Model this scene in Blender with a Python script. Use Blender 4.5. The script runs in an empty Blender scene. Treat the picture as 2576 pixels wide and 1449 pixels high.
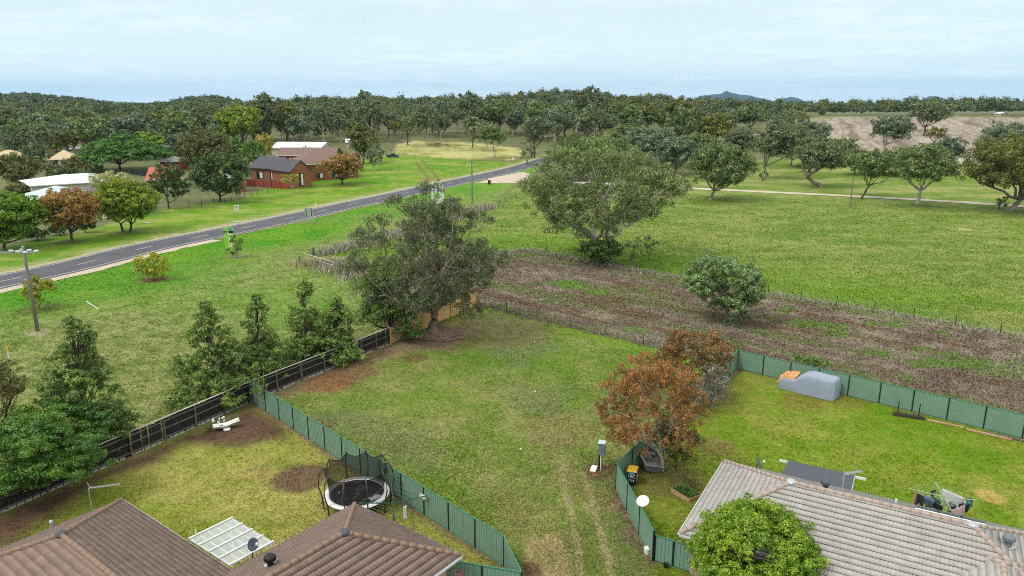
import bpy, math, random
import numpy as np
from mathutils import Vector, Matrix
random.seed(11); RNG = np.random.default_rng(11)
C = bpy.context.scene.collection
R_ = math.radians
# ---------------- camera, world, sun, exposure ----------------
FPX, CXP, CYP, CAMH, HORY = 1840., 1288., 724.5, 23.5, 262.
PITCH = math.atan((CYP-HORY)/FPX)
sc = bpy.context.scene
cam = bpy.data.cameras.new('camera'); camo = bpy.data.objects.new('camera', cam); C.objects.link(camo)
cam.sensor_width = 36; cam.lens = FPX/2576*36; cam.clip_end = 30000; cam.clip_start = .5
camo.location = (0, 0, CAMH); camo.rotation_euler = (math.pi/2-PITCH, 0, 0); sc.camera = camo
sc.view_settings.view_transform = 'Standard'; sc.view_settings.look = 'None'
sc.view_settings.exposure = .18; sc.view_settings.gamma = 1
sc.cycles.filter_width = 1.0; sc.cycles.use_denoising = False
SUN_AZ, SUN_EL = R_(-120), R_(52)       # azimuth from +Y clockwise: sun is behind-left, veiled by cloud
sd = bpy.data.lights.new('sun', 'SUN'); sd.energy = 1.5; sd.angle = R_(12); sd.color = (1, .96, .9)
so = bpy.data.objects.new('sun', sd); C.objects.link(so)
so.rotation_euler = (math.pi/2-SUN_EL, 0, -SUN_AZ+math.pi)
so.location = (-100, -60, 200)
w = bpy.data.worlds.new('World'); sc.world = w; w.use_nodes = True
nt = w.node_tree; N = nt.nodes; L = nt.links; N.clear()
def nn(t, **k):
    n = N.new(t)
    for a, b in k.items(): setattr(n, a, b)
    return n
def mth(op, a, b=None, clamp=False):
    n = N.new('ShaderNodeMath'); n.operation = op; n.use_clamp = clamp
    for i, v in enumerate((a, b)):
        if v is None: continue
        if isinstance(v, (int, float)): n.inputs[i].default_value = v
        else: L.new(v, n.inputs[i])
    return n.outputs[0]
sky = nn('ShaderNodeTexSky', sky_type='NISHITA', sun_disc=False); sky.sun_elevation = SUN_EL; sky.sun_rotation = SUN_AZ
sky.dust_density = 2
tc = nn('ShaderNodeTexCoord'); sx = nn('ShaderNodeSeparateXYZ'); L.new(tc.outputs['Generated'], sx.inputs[0])
el = mth('MAXIMUM', sx.outputs[2], 0.0)
den = mth('ADD', el, .05)
cx = nn('ShaderNodeCombineXYZ'); L.new(mth('DIVIDE', sx.outputs[0], den), cx.inputs[0]); L.new(mth('DIVIDE', sx.outputs[1], den), cx.inputs[1])
def wnoise(scale, det, rough, off, dist=0.):
    m = nn('ShaderNodeMapping'); m.inputs['Location'].default_value = off; L.new(cx.outputs[0], m.inputs[0])
    n = nn('ShaderNodeTexNoise'); n.inputs['Scale'].default_value = scale; n.inputs['Detail'].default_value = det
    n.inputs['Roughness'].default_value = rough; n.inputs['Distortion'].default_value = dist
    L.new(m.outputs[0], n.inputs['Vector']); return n.outputs[0]
def ramp(v, pts):
    r = nn('ShaderNodeValToRGB'); L.new(v, r.inputs[0]); e = r.color_ramp.elements
    while len(e) < len(pts): e.new(.5)
    for i, (p, c) in enumerate(pts): e[i].position = p; e[i].color = (*c, 1) if len(c) == 3 else c
    return r.outputs[0]
def wmix(f, a, b):
    n = nn('ShaderNodeMix', data_type='RGBA'); L.new(f, n.inputs[0])
    for i, v in ((6, a), (7, b)):
        if isinstance(v, tuple): n.inputs[i].default_value = (*v, 1)
        else: L.new(v, n.inputs[i])
    return n.outputs[2]
cover = ramp(wnoise(.34, 6, .55, (3.1, 7.7, 0), .4), [(.38, (0, 0, 0)), (.60, (1, 1, 1))])
streak = ramp(wnoise(.16, 5, .6, (11.3, 2.2, 4), .3), [(.35, (0, 0, 0)), (.68, (1, 1, 1))])
fine = wnoise(2.2, 7, .62, (1, 5, 2), .6)
thin = wmix(streak, (.66, .82, .85), (.80, .91, .92))            # high thin veil over blue
thick = ramp(fine, [(.3, (.66, .83, .87)), (.7, (.86, .96, .97))])
cl = wmix(cover, thin, thick)
# small bright clouds low over the horizon
puff = ramp(wnoise(1.5, 5, .55, (20, 3, 9), .2), [(.64, (0, 0, 0)), (.73, (.55, .55, .55))])
low = mth('SUBTRACT', 1., mth('MULTIPLY', mth('ABSOLUTE', mth('SUBTRACT', el, .03)), 45.), True)
cl = wmix(mth('MULTIPLY', puff, low), cl, (.86, .92, .93))
# an overcast sky is brighter overhead than at the horizon
up_ = mth('MULTIPLY', mth('SUBTRACT', el, .17, True), 2.2, True)
gain = mth('ADD', 1., mth('MULTIPLY', up_, .35))
cl = wmix(up_, cl, (.93, .915, .88))
gain = mth('MULTIPLY', gain, mth('ADD', 1.06, mth('MULTIPLY', mth('SUBTRACT', 1., mth('MULTIPLY', el, 9.), True), .22)))
vm = nn('ShaderNodeVectorMath', operation='SCALE'); L.new(cl, vm.inputs[0]); L.new(gain, vm.inputs['Scale'])
b1 = nn('ShaderNodeBackground'); L.new(vm.outputs[0], b1.inputs[0]); b1.inputs[1].default_value = 1.0
b2 = nn('ShaderNodeBackground'); L.new(sky.outputs[0], b2.inputs[0]); b2.inputs[1].default_value = .1
ms = nn('ShaderNodeMixShader'); ms.inputs[0].default_value = .9; L.new(b2.outputs[0], ms.inputs[1]); L.new(b1.outputs[0], ms.inputs[2])
wo = nn('ShaderNodeOutputWorld'); L.new(ms.outputs[0], wo.inputs[0])

# ---------------- numpy noise ----------------
def _h(ix, iy, s):
    h = (ix.astype(np.int64)*374761393 + iy.astype(np.int64)*668265263 + s*1442695041) & 0xffffffff
    h = ((h ^ (h >> 13))*1274126177) & 0xffffffff
    return ((h ^ (h >> 16)) & 0xffff)/65535.
def vnoise(x, y, s=0):
    x = np.asarray(x, float); y = np.asarray(y, float)
    ix = np.floor(x); iy = np.floor(y); fx = x-ix; fy = y-iy
    fx = fx*fx*(3-2*fx); fy = fy*fy*(3-2*fy)
    a = _h(ix, iy, s); b = _h(ix+1, iy, s); c = _h(ix, iy+1, s); d = _h(ix+1, iy+1, s)
    return (a*(1-fx)+b*fx)*(1-fy)+(c*(1-fx)+d*fx)*fy
def fbm(x, y, s=0, o=4):
    v = 0; a = .5; t = 0
    for i in range(o):
        v = v + a*vnoise(x*2**i+17.3*i, y*2**i-9.1*i, s+i); t += a; a *= .55
    return v/t
def sstep(a, b, v):
    t = np.clip((v-a)/(b-a), 0, 1); return t*t*(3-2*t)
# ---------------- terrain ----------------
AZP = lambda px: math.atan((px-CXP)/(FPX*math.cos(PITCH)+ (CYP-HORY)*math.sin(PITCH)))
_az = np.array([AZP(p) for p in (-900, 0, 350, 620, 800, 1250, 1400, 1700, 1900, 2100, 2600, 3400)])
_am = np.array([.62, .62, .55, .62, .95, 1.0, 1.36, .98, .70, .70, .86, .9])
def T(x, y):
    x = np.asarray(x, float); y = np.asarray(y, float)
    r = np.hypot(x, y); az = np.arctan2(x, y)
    s = np.maximum(r-190, 0); h = .034*s*s/(s+35)
    h = np.where(r > 760, np.maximum(.034*570*570/605 + (r-760)*-.012, 0), h)
    A = np.interp(az, _az, _am, left=.6, right=1.0)
    z = h*A
    hill = 27*np.exp(-((az-AZP(60))/.085)**2)*np.exp(-((r-1750)/330)**2)
    hill2 = 17*np.exp(-((az-AZP(520))/.05)**2)*np.exp(-((r-1350)/260)**2)
    z = np.where(y > 0, z, z*0)
    return z*sstep(1.75, 1.35, np.abs(az)) + hill + hill2 + sstep(190, 320, r)*(fbm(x/70, y/70, 5, 3)-.5)*2.0
def Gz(px, py, z=0.):
    dx = (px-CXP)/FPX; dy = -(py-CYP)/FPX
    yy = math.cos(PITCH)+dy*math.sin(PITCH); zz = -math.sin(PITCH)+dy*math.cos(PITCH)
    t = (z-CAMH)/zz
    return (dx*t, yy*t)
def G(px, py):
    """ground point (x, y, z) seen at a place in the photograph"""
    dx = (px-CXP)/FPX; dy = -(py-CYP)/FPX
    yy = math.cos(PITCH)+dy*math.sin(PITCH); zz = -math.sin(PITCH)+dy*math.cos(PITCH)
    t = np.arange(20, 2500, .5)
    d = CAMH+zz*t-T(dx*t, yy*t)
    i = int(np.argmax(d < 0)) if (d < 0).any() else len(t)-1
    a = d[i-1]; b = d[i]; tt = t[i-1]+.5*(a/(a-b) if a > 0 and b < 0 else 0)
    x, y = dx*tt, yy*tt
    return (x, y, float(T(x, y)))
def zat(x, y, py):
    """height at plan point (x,y) that shows on photo row py"""
    k = -(py-CYP)/FPX
    # (z-H)*c + y*s = k*(y*c - (z-H)*s)
    c, s = math.cos(PITCH), math.sin(PITCH)
    return CAMH + y*(k*c - s)/(c + k*s)
def dist(x, y): return y*math.cos(PITCH)+CAMH*math.sin(PITCH)
# ---------------- tagging, mesh builder ----------------
def tag(o, label=None, cat=None, group=None, kind=None):
    if label: o['label'] = label
    if cat: o['category'] = cat
    if group: o['group'] = group
    if kind: o['kind'] = kind
    return o
def thing(name, label, cat, loc=(0, 0, 0), rz=0, group=None):
    o = bpy.data.objects.new(name, None); C.objects.link(o); o.empty_display_size = .1
    o.location = loc; o.rotation_euler = (0, 0, rz)
    return tag(o, label, cat, group)
def npmesh(name, V, F, mat, parent=None, loc=None, rnd=None, col=None, smooth=False, rz=0):
    """V (n,3) array, F (m,k) array of equal-size faces"""
    me = bpy.data.meshes.new(name); V = np.ascontiguousarray(V, dtype=np.float32); F = np.ascontiguousarray(F, dtype=np.int32)
    m, k = F.shape
    me.vertices.add(len(V)); me.vertices.foreach_set('co', V.ravel())
    me.loops.add(m*k); me.loops.foreach_set('vertex_index', F.ravel())
    me.polygons.add(m); me.polygons.foreach_set('loop_start', np.arange(0, m*k, k, dtype=np.int32))
    try: me.polygons.foreach_set('loop_total', np.full(m, k, dtype=np.int32))
    except Exception: pass
    if smooth: me.polygons.foreach_set('use_smooth', np.ones(m, dtype=bool))
    if rnd is not None:
        a = me.attributes.new('rnd', 'FLOAT', 'POINT'); a.data.foreach_set('value', np.ascontiguousarray(rnd, dtype=np.float32))
    if col is not None:
        a = me.attributes.new('Col', 'FLOAT_COLOR', 'POINT')
        cc = np.ones((len(V), 4), dtype=np.float32); cc[:, :3] = col; a.data.foreach_set('color', cc.ravel())
    me.update(calc_edges=True); me.validate()
    if mat: me.materials.append(mat)
    o = bpy.data.objects.new(name, me); C.objects.link(o)
    if parent: o.parent = parent
    if loc is not None: o.location = loc
    o.rotation_euler = (0, 0, rz)
    return o
class MB:
    def __init__(s): s.v = []; s.f = []; s.sm = False
    def add(s, vs, fs):
        b = len(s.v); s.v += [tuple(map(float, p)) for p in vs]; s.f += [tuple(b+i for i in f) for f in fs]; return s
    def box(s, c, d, rz=0., M=None):
        x, y, z = d[0]/2, d[1]/2, d[2]/2
        vs = [Vector((a, b, e)) for a in (-x, x) for b in (-y, y) for e in (-z, z)]
        m = M or Matrix.Rotation(rz, 3, 'Z')
        c = Vector(c); vs = [m @ p + c for p in vs]
        return s.add(vs, [(0, 1, 3, 2), (4, 6, 7, 5), (0, 4, 5, 1), (2, 3, 7, 6), (0, 2, 6, 4), (1, 5, 7, 3)])
    def bar(s, p, q, w, h, up=(0, 0, 1)):
        """box-section member from p to q; w across, h along 'up'"""
        p = Vector(p); q = Vector(q); d = (q-p).normalized(); u = Vector(up)
        sd_ = d.cross(u)
        if sd_.length < 1e-4: sd_ = d.cross(Vector((1, 0, 0)))
        sd_.normalize(); u = sd_.cross(d)
        vs = []
        for e in (p, q):
            for a, b in ((-1, -1), (1, -1), (1, 1), (-1, 1)): vs.append(e+sd_*a*w/2+u*b*h/2)
        return s.add(vs, [(0, 3, 2, 1), (4, 5, 6, 7), (0, 1, 5, 4), (1, 2, 6, 5), (2, 3, 7, 6), (3, 0, 4, 7)])
    def tube(s, pts, rad, n=8, cap=True):
        pts = [Vector(p) for p in pts]
        if not hasattr(rad, '__len__'): rad = [rad]*len(pts)
        b = []; vs = []
        for i, p in enumerate(pts):
            d = (pts[min(i+1, len(pts)-1)]-pts[max(i-1, 0)])
            d = d.normalized() if d.length > 1e-9 else Vector((0, 0, 1))
            a = d.cross(Vector((0, 0, 1)))
            if a.length < 1e-3: a = Vector((1, 0, 0))
            a.normalize(); c = d.cross(a)
            for k in range(n):
                t = 2*math.pi*k/n; vs.append(p+(a*math.cos(t)+c*math.sin(t))*rad[i])
        fs = [(i*n+k, i*n+(k+1) % n, (i+1)*n+(k+1) % n, (i+1)*n+k) for i in range(len(pts)-1) for k in range(n)]
        if cap: fs += [tuple(range(n-1, -1, -1)), tuple((len(pts)-1)*n+k for k in range(n))]
        return s.add(vs, fs)
    def lathe(s, c, prof, n=16, M=None):
        c = Vector(c); vs = []
        for r, z in prof:
            for k in range(n):
                t = 2*math.pi*k/n; p = Vector((r*math.cos(t), r*math.sin(t), z))
                vs.append((M @ p if M else p)+c)
        fs = [(i*n+k, i*n+(k+1) % n, (i+1)*n+(k+1) % n, (i+1)*n+k) for i in range(len(prof)-1) for k in range(n)]
        fs += [tuple(range(n-1, -1, -1)), tuple((len(prof)-1)*n+k for k in range(n))]
        return s.add(vs, fs)
    def prism(s, poly, z0, z1, M=None, c=(0, 0, 0)):
        n = len(poly); c = Vector(c)
        vs = [Vector((a, b, z0)) for a, b in poly]+[Vector((a, b, z1)) for a, b in poly]
        vs = [(M @ p if M else p)+c for p in vs]
        return s.add(vs, [tuple(range(n-1, -1, -1)), tuple(range(n, 2*n))]+[(i, (i+1) % n, n+(i+1) % n, n+i) for i in range(n)])
    def build(s, name, mat, parent=None, loc=None, rz=0, smooth=False, bevel=0):
        me = bpy.data.meshes.new(name); me.from_pydata(s.v, [], s.f); me.update()
        if smooth: me.polygons.foreach_set('use_smooth', [True]*len(me.polygons))
        me.materials.append(mat)
        o = bpy.data.objects.new(name, me); C.objects.link(o)
        if parent: o.parent = parent
        if loc is not None: o.location = loc
        o.rotation_euler = (0, 0, rz)
        if bevel:
            b = o.modifiers.new('b', 'BEVEL'); b.width = bevel; b.segments = 2; b.limit_method = 'ANGLE'
        return o
def copy_tree(o, parent=None):
    c = o.copy(); C.objects.link(c)
    if parent: c.parent = parent
    for ch in list(o.children): copy_tree(ch, c)
    return c
def text(name, body, size, mat, parent, loc, rot=(0, 0, 0), ext=.002, align='CENTER'):
    cu = bpy.data.curves.new(name, 'FONT'); cu.body = body; cu.size = size; cu.extrude = ext
    cu.align_x = align; cu.align_y = 'CENTER'; cu.materials.append(mat)
    t_ = bpy.data.objects.new(name, cu); C.objects.link(t_); dg = bpy.context.evaluated_depsgraph_get(); me = bpy.data.meshes.new_from_object(t_.evaluated_get(dg)); bpy.data.objects.remove(t_)
    o = bpy.data.objects.new(name, me); C.objects.link(o); o.parent = parent; o.location = loc; o.rotation_euler = rot
    return o
# ---------------- materials ----------------
MATS = {}
def mat(name, col, rough=.7, var=0., scale=4., metal=0., bump=0., bscale=20., obj_var=0., spec=.4, alpha=1., dirt=None, stretch=(1, 1, 1)):
    if name in MATS: return MATS[name]
    m = bpy.data.materials.new(name); m.use_nodes = True; MATS[name] = m
    n_ = m.node_tree.nodes; l_ = m.node_tree.links; p = n_['Principled BSDF']
    p.inputs['Base Color'].default_value = (*col, 1); p.inputs['Roughness'].default_value = rough
    p.inputs['Metallic'].default_value = metal; p.inputs['Specular IOR Level'].default_value = spec
    if alpha < 1: p.inputs['Alpha'].default_value = alpha
    tcn = n_.new('ShaderNodeTexCoord'); mp = n_.new('ShaderNodeMapping'); l_.new(tcn.outputs['Object'], mp.inputs[0]); mp.inputs['Scale'].default_value = stretch
    if var or dirt:
        t = n_.new('ShaderNodeTexNoise'); t.inputs['Scale'].default_value = scale; t.inputs['Detail'].default_value = 6; t.inputs['Roughness'].default_value = .65
        l_.new(mp.outputs[0], t.inputs['Vector'])
        r = n_.new('ShaderNodeValToRGB'); l_.new(t.outputs[0], r.inputs[0]); e = r.color_ramp.elements
        e[0].position = .3; e[1].position = .7
        lo = tuple(max(0, c*(1-var)) for c in col) if not dirt else dirt
        e[0].color = (*lo, 1); e[1].color = (*[min(1, c*(1+var)) for c in col], 1)
        l_.new(r.outputs[0], p.inputs['Base Color'])
    if bump:
        t2 = n_.new('ShaderNodeTexNoise'); t2.inputs['Scale'].default_value = bscale; t2.inputs['Detail'].default_value = 5
        l_.new(mp.outputs[0], t2.inputs['Vector'])
        b = n_.new('ShaderNodeBump'); b.inputs['Strength'].default_value = bump; b.inputs['Distance'].default_value = .05
        l_.new(t2.outputs[0], b.inputs['Height']); l_.new(b.outputs[0], p.inputs['Normal'])
    return m
def leafmat(name, c1, c2, c3=None, trans=.30, p3=.12, nscale=.5, gloss=.06):
    """leaf colours: two main tones by leaf and by clump, a third tone on a few leaves"""
    if name in MATS: return MATS[name]
    c1 = tuple(min(.6, v*1.35) for v in c1); c2 = tuple(min(.6, v*1.35) for v in c2)
    m = bpy.data.materials.new(name); m.use_nodes = True; MATS[name] = m
    n_ = m.node_tree.nodes; l_ = m.node_tree.links; n_.clear()
    at = n_.new('ShaderNodeAttribute'); at.attribute_name = 'rnd'
    tcn = n_.new('ShaderNodeTexCoord'); t = n_.new('ShaderNodeTexNoise'); t.inputs['Scale'].default_value = nscale; t.inputs['Detail'].default_value = 3
    l_.new(tcn.outputs['Object'], t.inputs['Vector'])
    oi = n_.new('ShaderNodeObjectInfo')
    def ma(op, a, b):
        q = n_.new('ShaderNodeMath'); q.operation = op
        for i, v in enumerate((a, b)):
            if isinstance(v, (int, float)): q.inputs[i].default_value = v
            else: l_.new(v, q.inputs[i])
        return q.outputs[0]
    f = ma('ADD', ma('MULTIPLY', at.outputs['Fac'], .45), ma('MULTIPLY', ma('SUBTRACT', t.outputs[0], .5), 2.0))
    f = ma('ADD', f, ma('MULTIPLY', ma('SUBTRACT', oi.outputs['Random'], .2), .35))
    r = n_.new('ShaderNodeValToRGB'); l_.new(f, r.inputs[0]); e = r.color_ramp.elements
    e[0].position = .05; e[0].color = (*c1, 1); e[1].position = .75; e[1].color = (*c2, 1)
    out = r.outputs[0]
    if c3:
        mx = n_.new('ShaderNodeMix'); mx.data_type = 'RGBA'; l_.new(out, mx.inputs[6]); mx.inputs[7].default_value = (*c3, 1)
        gt = ma('GREATER_THAN', ma('FRACT', ma('MULTIPLY', at.outputs['Fac'], 37.7), 0), 1-p3) 
        l_.new(gt, mx.inputs[0]); out = mx.outputs[2]
    d = n_.new('ShaderNodeBsdfDiffuse'); tr = n_.new('ShaderNodeBsdfTranslucent'); gl = n_.new('ShaderNodeBsdfGlossy'); gl.inputs['Roughness'].default_value = .5
    l_.new(out, d.inputs[0]); l_.new(out, tr.inputs[0])
    a = n_.new('ShaderNodeMixShader'); a.inputs[0].default_value = trans; l_.new(d.outputs[0], a.inputs[1]); l_.new(tr.outputs[0], a.inputs[2])
    b = n_.new('ShaderNodeMixShader'); b.inputs[0].default_value = gloss; l_.new(a.outputs[0], b.inputs[1]); l_.new(gl.outputs[0], b.inputs[2])
    o = n_.new('ShaderNodeOutputMaterial'); l_.new(b.outputs[0], o.inputs[0])
    return m
def colmat(name, fine=((9., .35), (2.2, .25)), bump=.6, rough=.9, spec=.15, trans=0., xy=True):
    """material that takes its colour from the mesh's Col attribute with fine procedural variation"""
    if name in MATS: return MATS[name]
    m = bpy.data.materials.new(name); m.use_nodes = True; MATS[name] = m
    n_ = m.node_tree.nodes; l_ = m.node_tree.links; p = n_['Principled BSDF']
    p.inputs['Roughness'].default_value = rough; p.inputs['Specular IOR Level'].default_value = spec
    at = n_.new('ShaderNodeAttribute'); at.attribute_name = 'Col'; cur = at.outputs['Color']
    tcn = n_.new('ShaderNodeTexCoord'); last = None
    for sc_, amt in fine:
        t = n_.new('ShaderNodeTexNoise'); t.inputs['Scale'].default_value = sc_; t.inputs['Detail'].default_value = 4; t.inputs['Roughness'].default_value = .7
        l_.new(tcn.outputs['Object'], t.inputs['Vector'])
        mr = n_.new('ShaderNodeMapRange'); mr.inputs['From Min'].default_value = .3; mr.inputs['From Max'].default_value = .7
        mr.inputs['To Min'].default_value = 1-amt; mr.inputs['To Max'].default_value = 1+amt; l_.new(t.outputs[0], mr.inputs[0])
        v = n_.new('ShaderNodeVectorMath'); v.operation = 'SCALE'; l_.new(cur, v.inputs[0]); l_.new(mr.outputs[0], v.inputs['Scale']); cur = v.outputs[0]
        last = last or t
    l_.new(cur, p.inputs['Base Color'])
    if bump and last:
        b = n_.new('ShaderNodeBump'); b.inputs['Strength'].default_value = bump; b.inputs['Distance'].default_value = .12
        l_.new(last.outputs[0], b.inputs['Height']); l_.new(b.outputs[0], p.inputs['Normal'])
    return m
# ================= THE SETTING =================
PX = lambda pts: np.array([G(*p)[:2] for p in pts])
def sdist(x, y, poly):
    """signed distance to polygon, positive inside"""
    d = np.full(x.shape, 1e9); ins = np.zeros(x.shape, bool); n = len(poly)
    for i in range(n):
        ax, ay = poly[i]; bx, by = poly[(i+1) % n]
        ex, ey = bx-ax, by-ay; t = np.clip(((x-ax)*ex+(y-ay)*ey)/(ex*ex+ey*ey+1e-9), 0, 1)
        d = np.minimum(d, np.hypot(x-ax-t*ex, y-ay-t*ey))
        c = ((ay > y) != (by > y)) & (x < (bx-ax)*(y-ay)/((by-ay) if abs(by-ay) > 1e-9 else 1e-9)+ax); ins ^= c
    return np.where(ins, d, -d)
def ldist(x, y, line):
    d = np.full(np.shape(x), 1e9)
    for (ax, ay), (bx, by) in zip(line[:-1], line[1:]):
        ex, ey = bx-ax, by-ay; t = np.clip(((x-ax)*ex+(y-ay)*ey)/(ex*ex+ey*ey+1e-9), 0, 1)
        d = np.minimum(d, np.hypot(x-ax-t*ex, y-ay-t*ey))
    return d
# fence lines (world plan)
TF = [(-35.5, 30.), (-30.3, 38.6), (-26.2, 46.0), (-21.25, 55.4), (-15.6, 64.7), (-12.3, 70.3), (-4.3, 84.8)]      # timber fence
F1 = [(-21.0, 55.3), (-.42, 33.6), (.46, 30.6)]                                                  # green sheet fence beside trampoline yard
W1 = [(-4.06, 85.2), (3.2, 78.7), (10.8, 72.3), (20.6, 63.2)]                                       # wire fence behind the block
W2 = [(-31.8, 107.), (-24.5, 108.), (-8, 114.), (3.2, 119.4), (9.1, 112.4), (18.2, 104.), (35.1, 88.2), (43.7, 81.2), (51.6, 73.6), (66., 62.)]
F3 = [(20.6, 63.2), (6.53, 41.5), (7.45, 34.1)]
F5 = [(20.6, 63.2), (37.0, 48.8), (46., 40.8)]
ROADC = None
_top = [(0, 695), (350, 615.5), (642.6, 558), (894, 504.7), (1089, 463.5), (1288, 420)]
_rt = np.array([G(*p)[:2] for p in _top])
_d = _rt[-1]-_rt[0]; _d /= np.linalg.norm(_d)
_n = np.array([_d[1], -_d[0]])
cpts = [_rt[0]-_d*60+_n*1.5]+[p+_n*3.55 for p in _rt]
_e = cpts[-1]; cpts += [_e+np.array([22, 46.]), _e+np.array([50, 90.]), _e+np.array([90, 135.]), _e+np.array([150, 185.])]
def catmull(P, k=12):
    P = [np.array(p, float) for p in P]; P = [2*P[0]-P[1]]+P+[2*P[-1]-P[-2]]; o = []
    for i in range(1, len(P)-2):
        for t in np.linspace(0, 1, k, endpoint=False):
            a, b, c, d = P[i-1], P[i], P[i+1], P[i+2]
            o.append(.5*((2*b)+(-a+c)*t+(2*a-5*b+4*c-d)*t*t+(-a+3*b-3*c+d)*t**3))
    o.append(P[-2]); return np.array(o)
RC = catmull(cpts)
RCs = RC[::4]
POLY = dict(
    block=PX([(655, 1010), (984, 866), (1204, 765), (1449, 828), (1653, 872), (1800, 905), (1700, 1030), (1553, 1232), (1640, 1409), (1700, 1449), (1730, 1600), (1312, 1600), (1312, 1510), (1266, 1423), (860, 1156)]),
    yardl=PX([(-200, 1400), (82, 1252), (342, 1145), (648, 1012), (860, 1156), (1266, 1423), (1312, 1600), (-300, 1700)]),
    yardr=PX([(1553, 1232), (1700, 1030), (1850, 924), (2249, 1024), (2576, 1102), (2900, 1180), (2900, 1700), (1750, 1700), (1640, 1409)]),
    weed=np.array(TF[-2:-1]+[(-4.1, 85.3)]+W1[1:]+[(37.0, 48.9), (46., 40.9), (70, 56)]+W2[::-1][:-1]+[(-27, 104), (-19, 95)]),
    paddock=np.array([(-30, 117)]+[tuple(p) for p in PX([(1234, 515), (1300, 470), (1700, 500), (1800, 430), (2000, 395), (2576, 405), (3000, 430)])]+[(110, 60), (66, 62)]+W2[::-1][1:]),
    verge=np.array([tuple(p) for p in (RC+np.array([_n[0]*4, _n[1]*4]))[6:75]]+[tuple(p) for p in PX([(1288, 470), (1234, 515)])]+[(-31, 116), (-31.8, 107), (-27, 104), (-19, 95), (-12.4, 70.6)]+TF[::-1][1:]+[(-60, 10), (-110, 30)]),
    farlawn=PX([(-300, 640), (0, 690), (350, 612), (642, 556), (894, 502), (1089, 461), (1300, 416), (1290, 408), (1120, 398), (1000, 388), (900, 400), (700, 460), (610, 500), (420, 525), (230, 575), (-50, 640)]),
    straw=PX([(990, 384), (1000, 362), (1040, 355), (1200, 360), (1300, 372), (1330, 385), (1300, 402), (1130, 399)]),
    farpad=PX([(1560, 470), (1700, 452), (1800, 425), (1950, 395), (2576, 400), (3000, 410), (3000, 540), (2576, 516), (1932, 480)]),
    plough=PX([(2045, 305), (2110, 296), (2400, 296), (2700, 300), (2900, 330), (2576, 385), (2400, 392), (2230, 392), (2150, 386), (2090, 350)]),
    plough2=PX([(1835, 372), (1880, 338), (1935, 326), (1960, 345), (1900, 372)]),
    dryp=PX([(1322, 1449), (1318, 1362), (1405, 1342), (1432, 1400), (1448, 1500), (1330, 1500)]),
    soil1=PX([(-120, 1350), (82, 1256), (342, 1150), (430, 1108), (640, 1018), (735, 1075), (720, 1100), (600, 1115), (450, 1118), (400, 1160), (250, 1215), (150, 1290), (40, 1370), (-120, 1440)]),
    soil2=PX([(655, 1008), (760, 962), (870, 916), (984, 866), (1100, 815), (1195, 770), (1195, 830), (1150, 880), (1030, 880), (960, 905), (880, 930), (760, 985), (700, 1015)]),
    gravel=PX([(1192, 462), (1232, 447), (1300, 434), (1330, 433), (1345, 450), (1300, 462), (1240, 462)]),
    )
TRACKPX = [(1290, 455), (1400, 458), (1560, 464), (1663, 471), (1800, 477), (1932, 483.5), (2130, 493), (2350, 505), (2576, 519.7), (2900, 545)]
TRACK = catmull(PX(TRACKPX), 6)
TIRE = [PX([(1410, 1160), (1420, 1230), (1438, 1294), (1455, 1380), (1462, 1480)]), PX([(1468, 1190), (1478, 1227), (1495, 1287), (1528, 1400), (1540, 1480)]),
        PX([(1048, 408), (1070, 440), (1082, 452)]), PX([(1062, 404), (1088, 432), (1102, 450)])]
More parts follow.
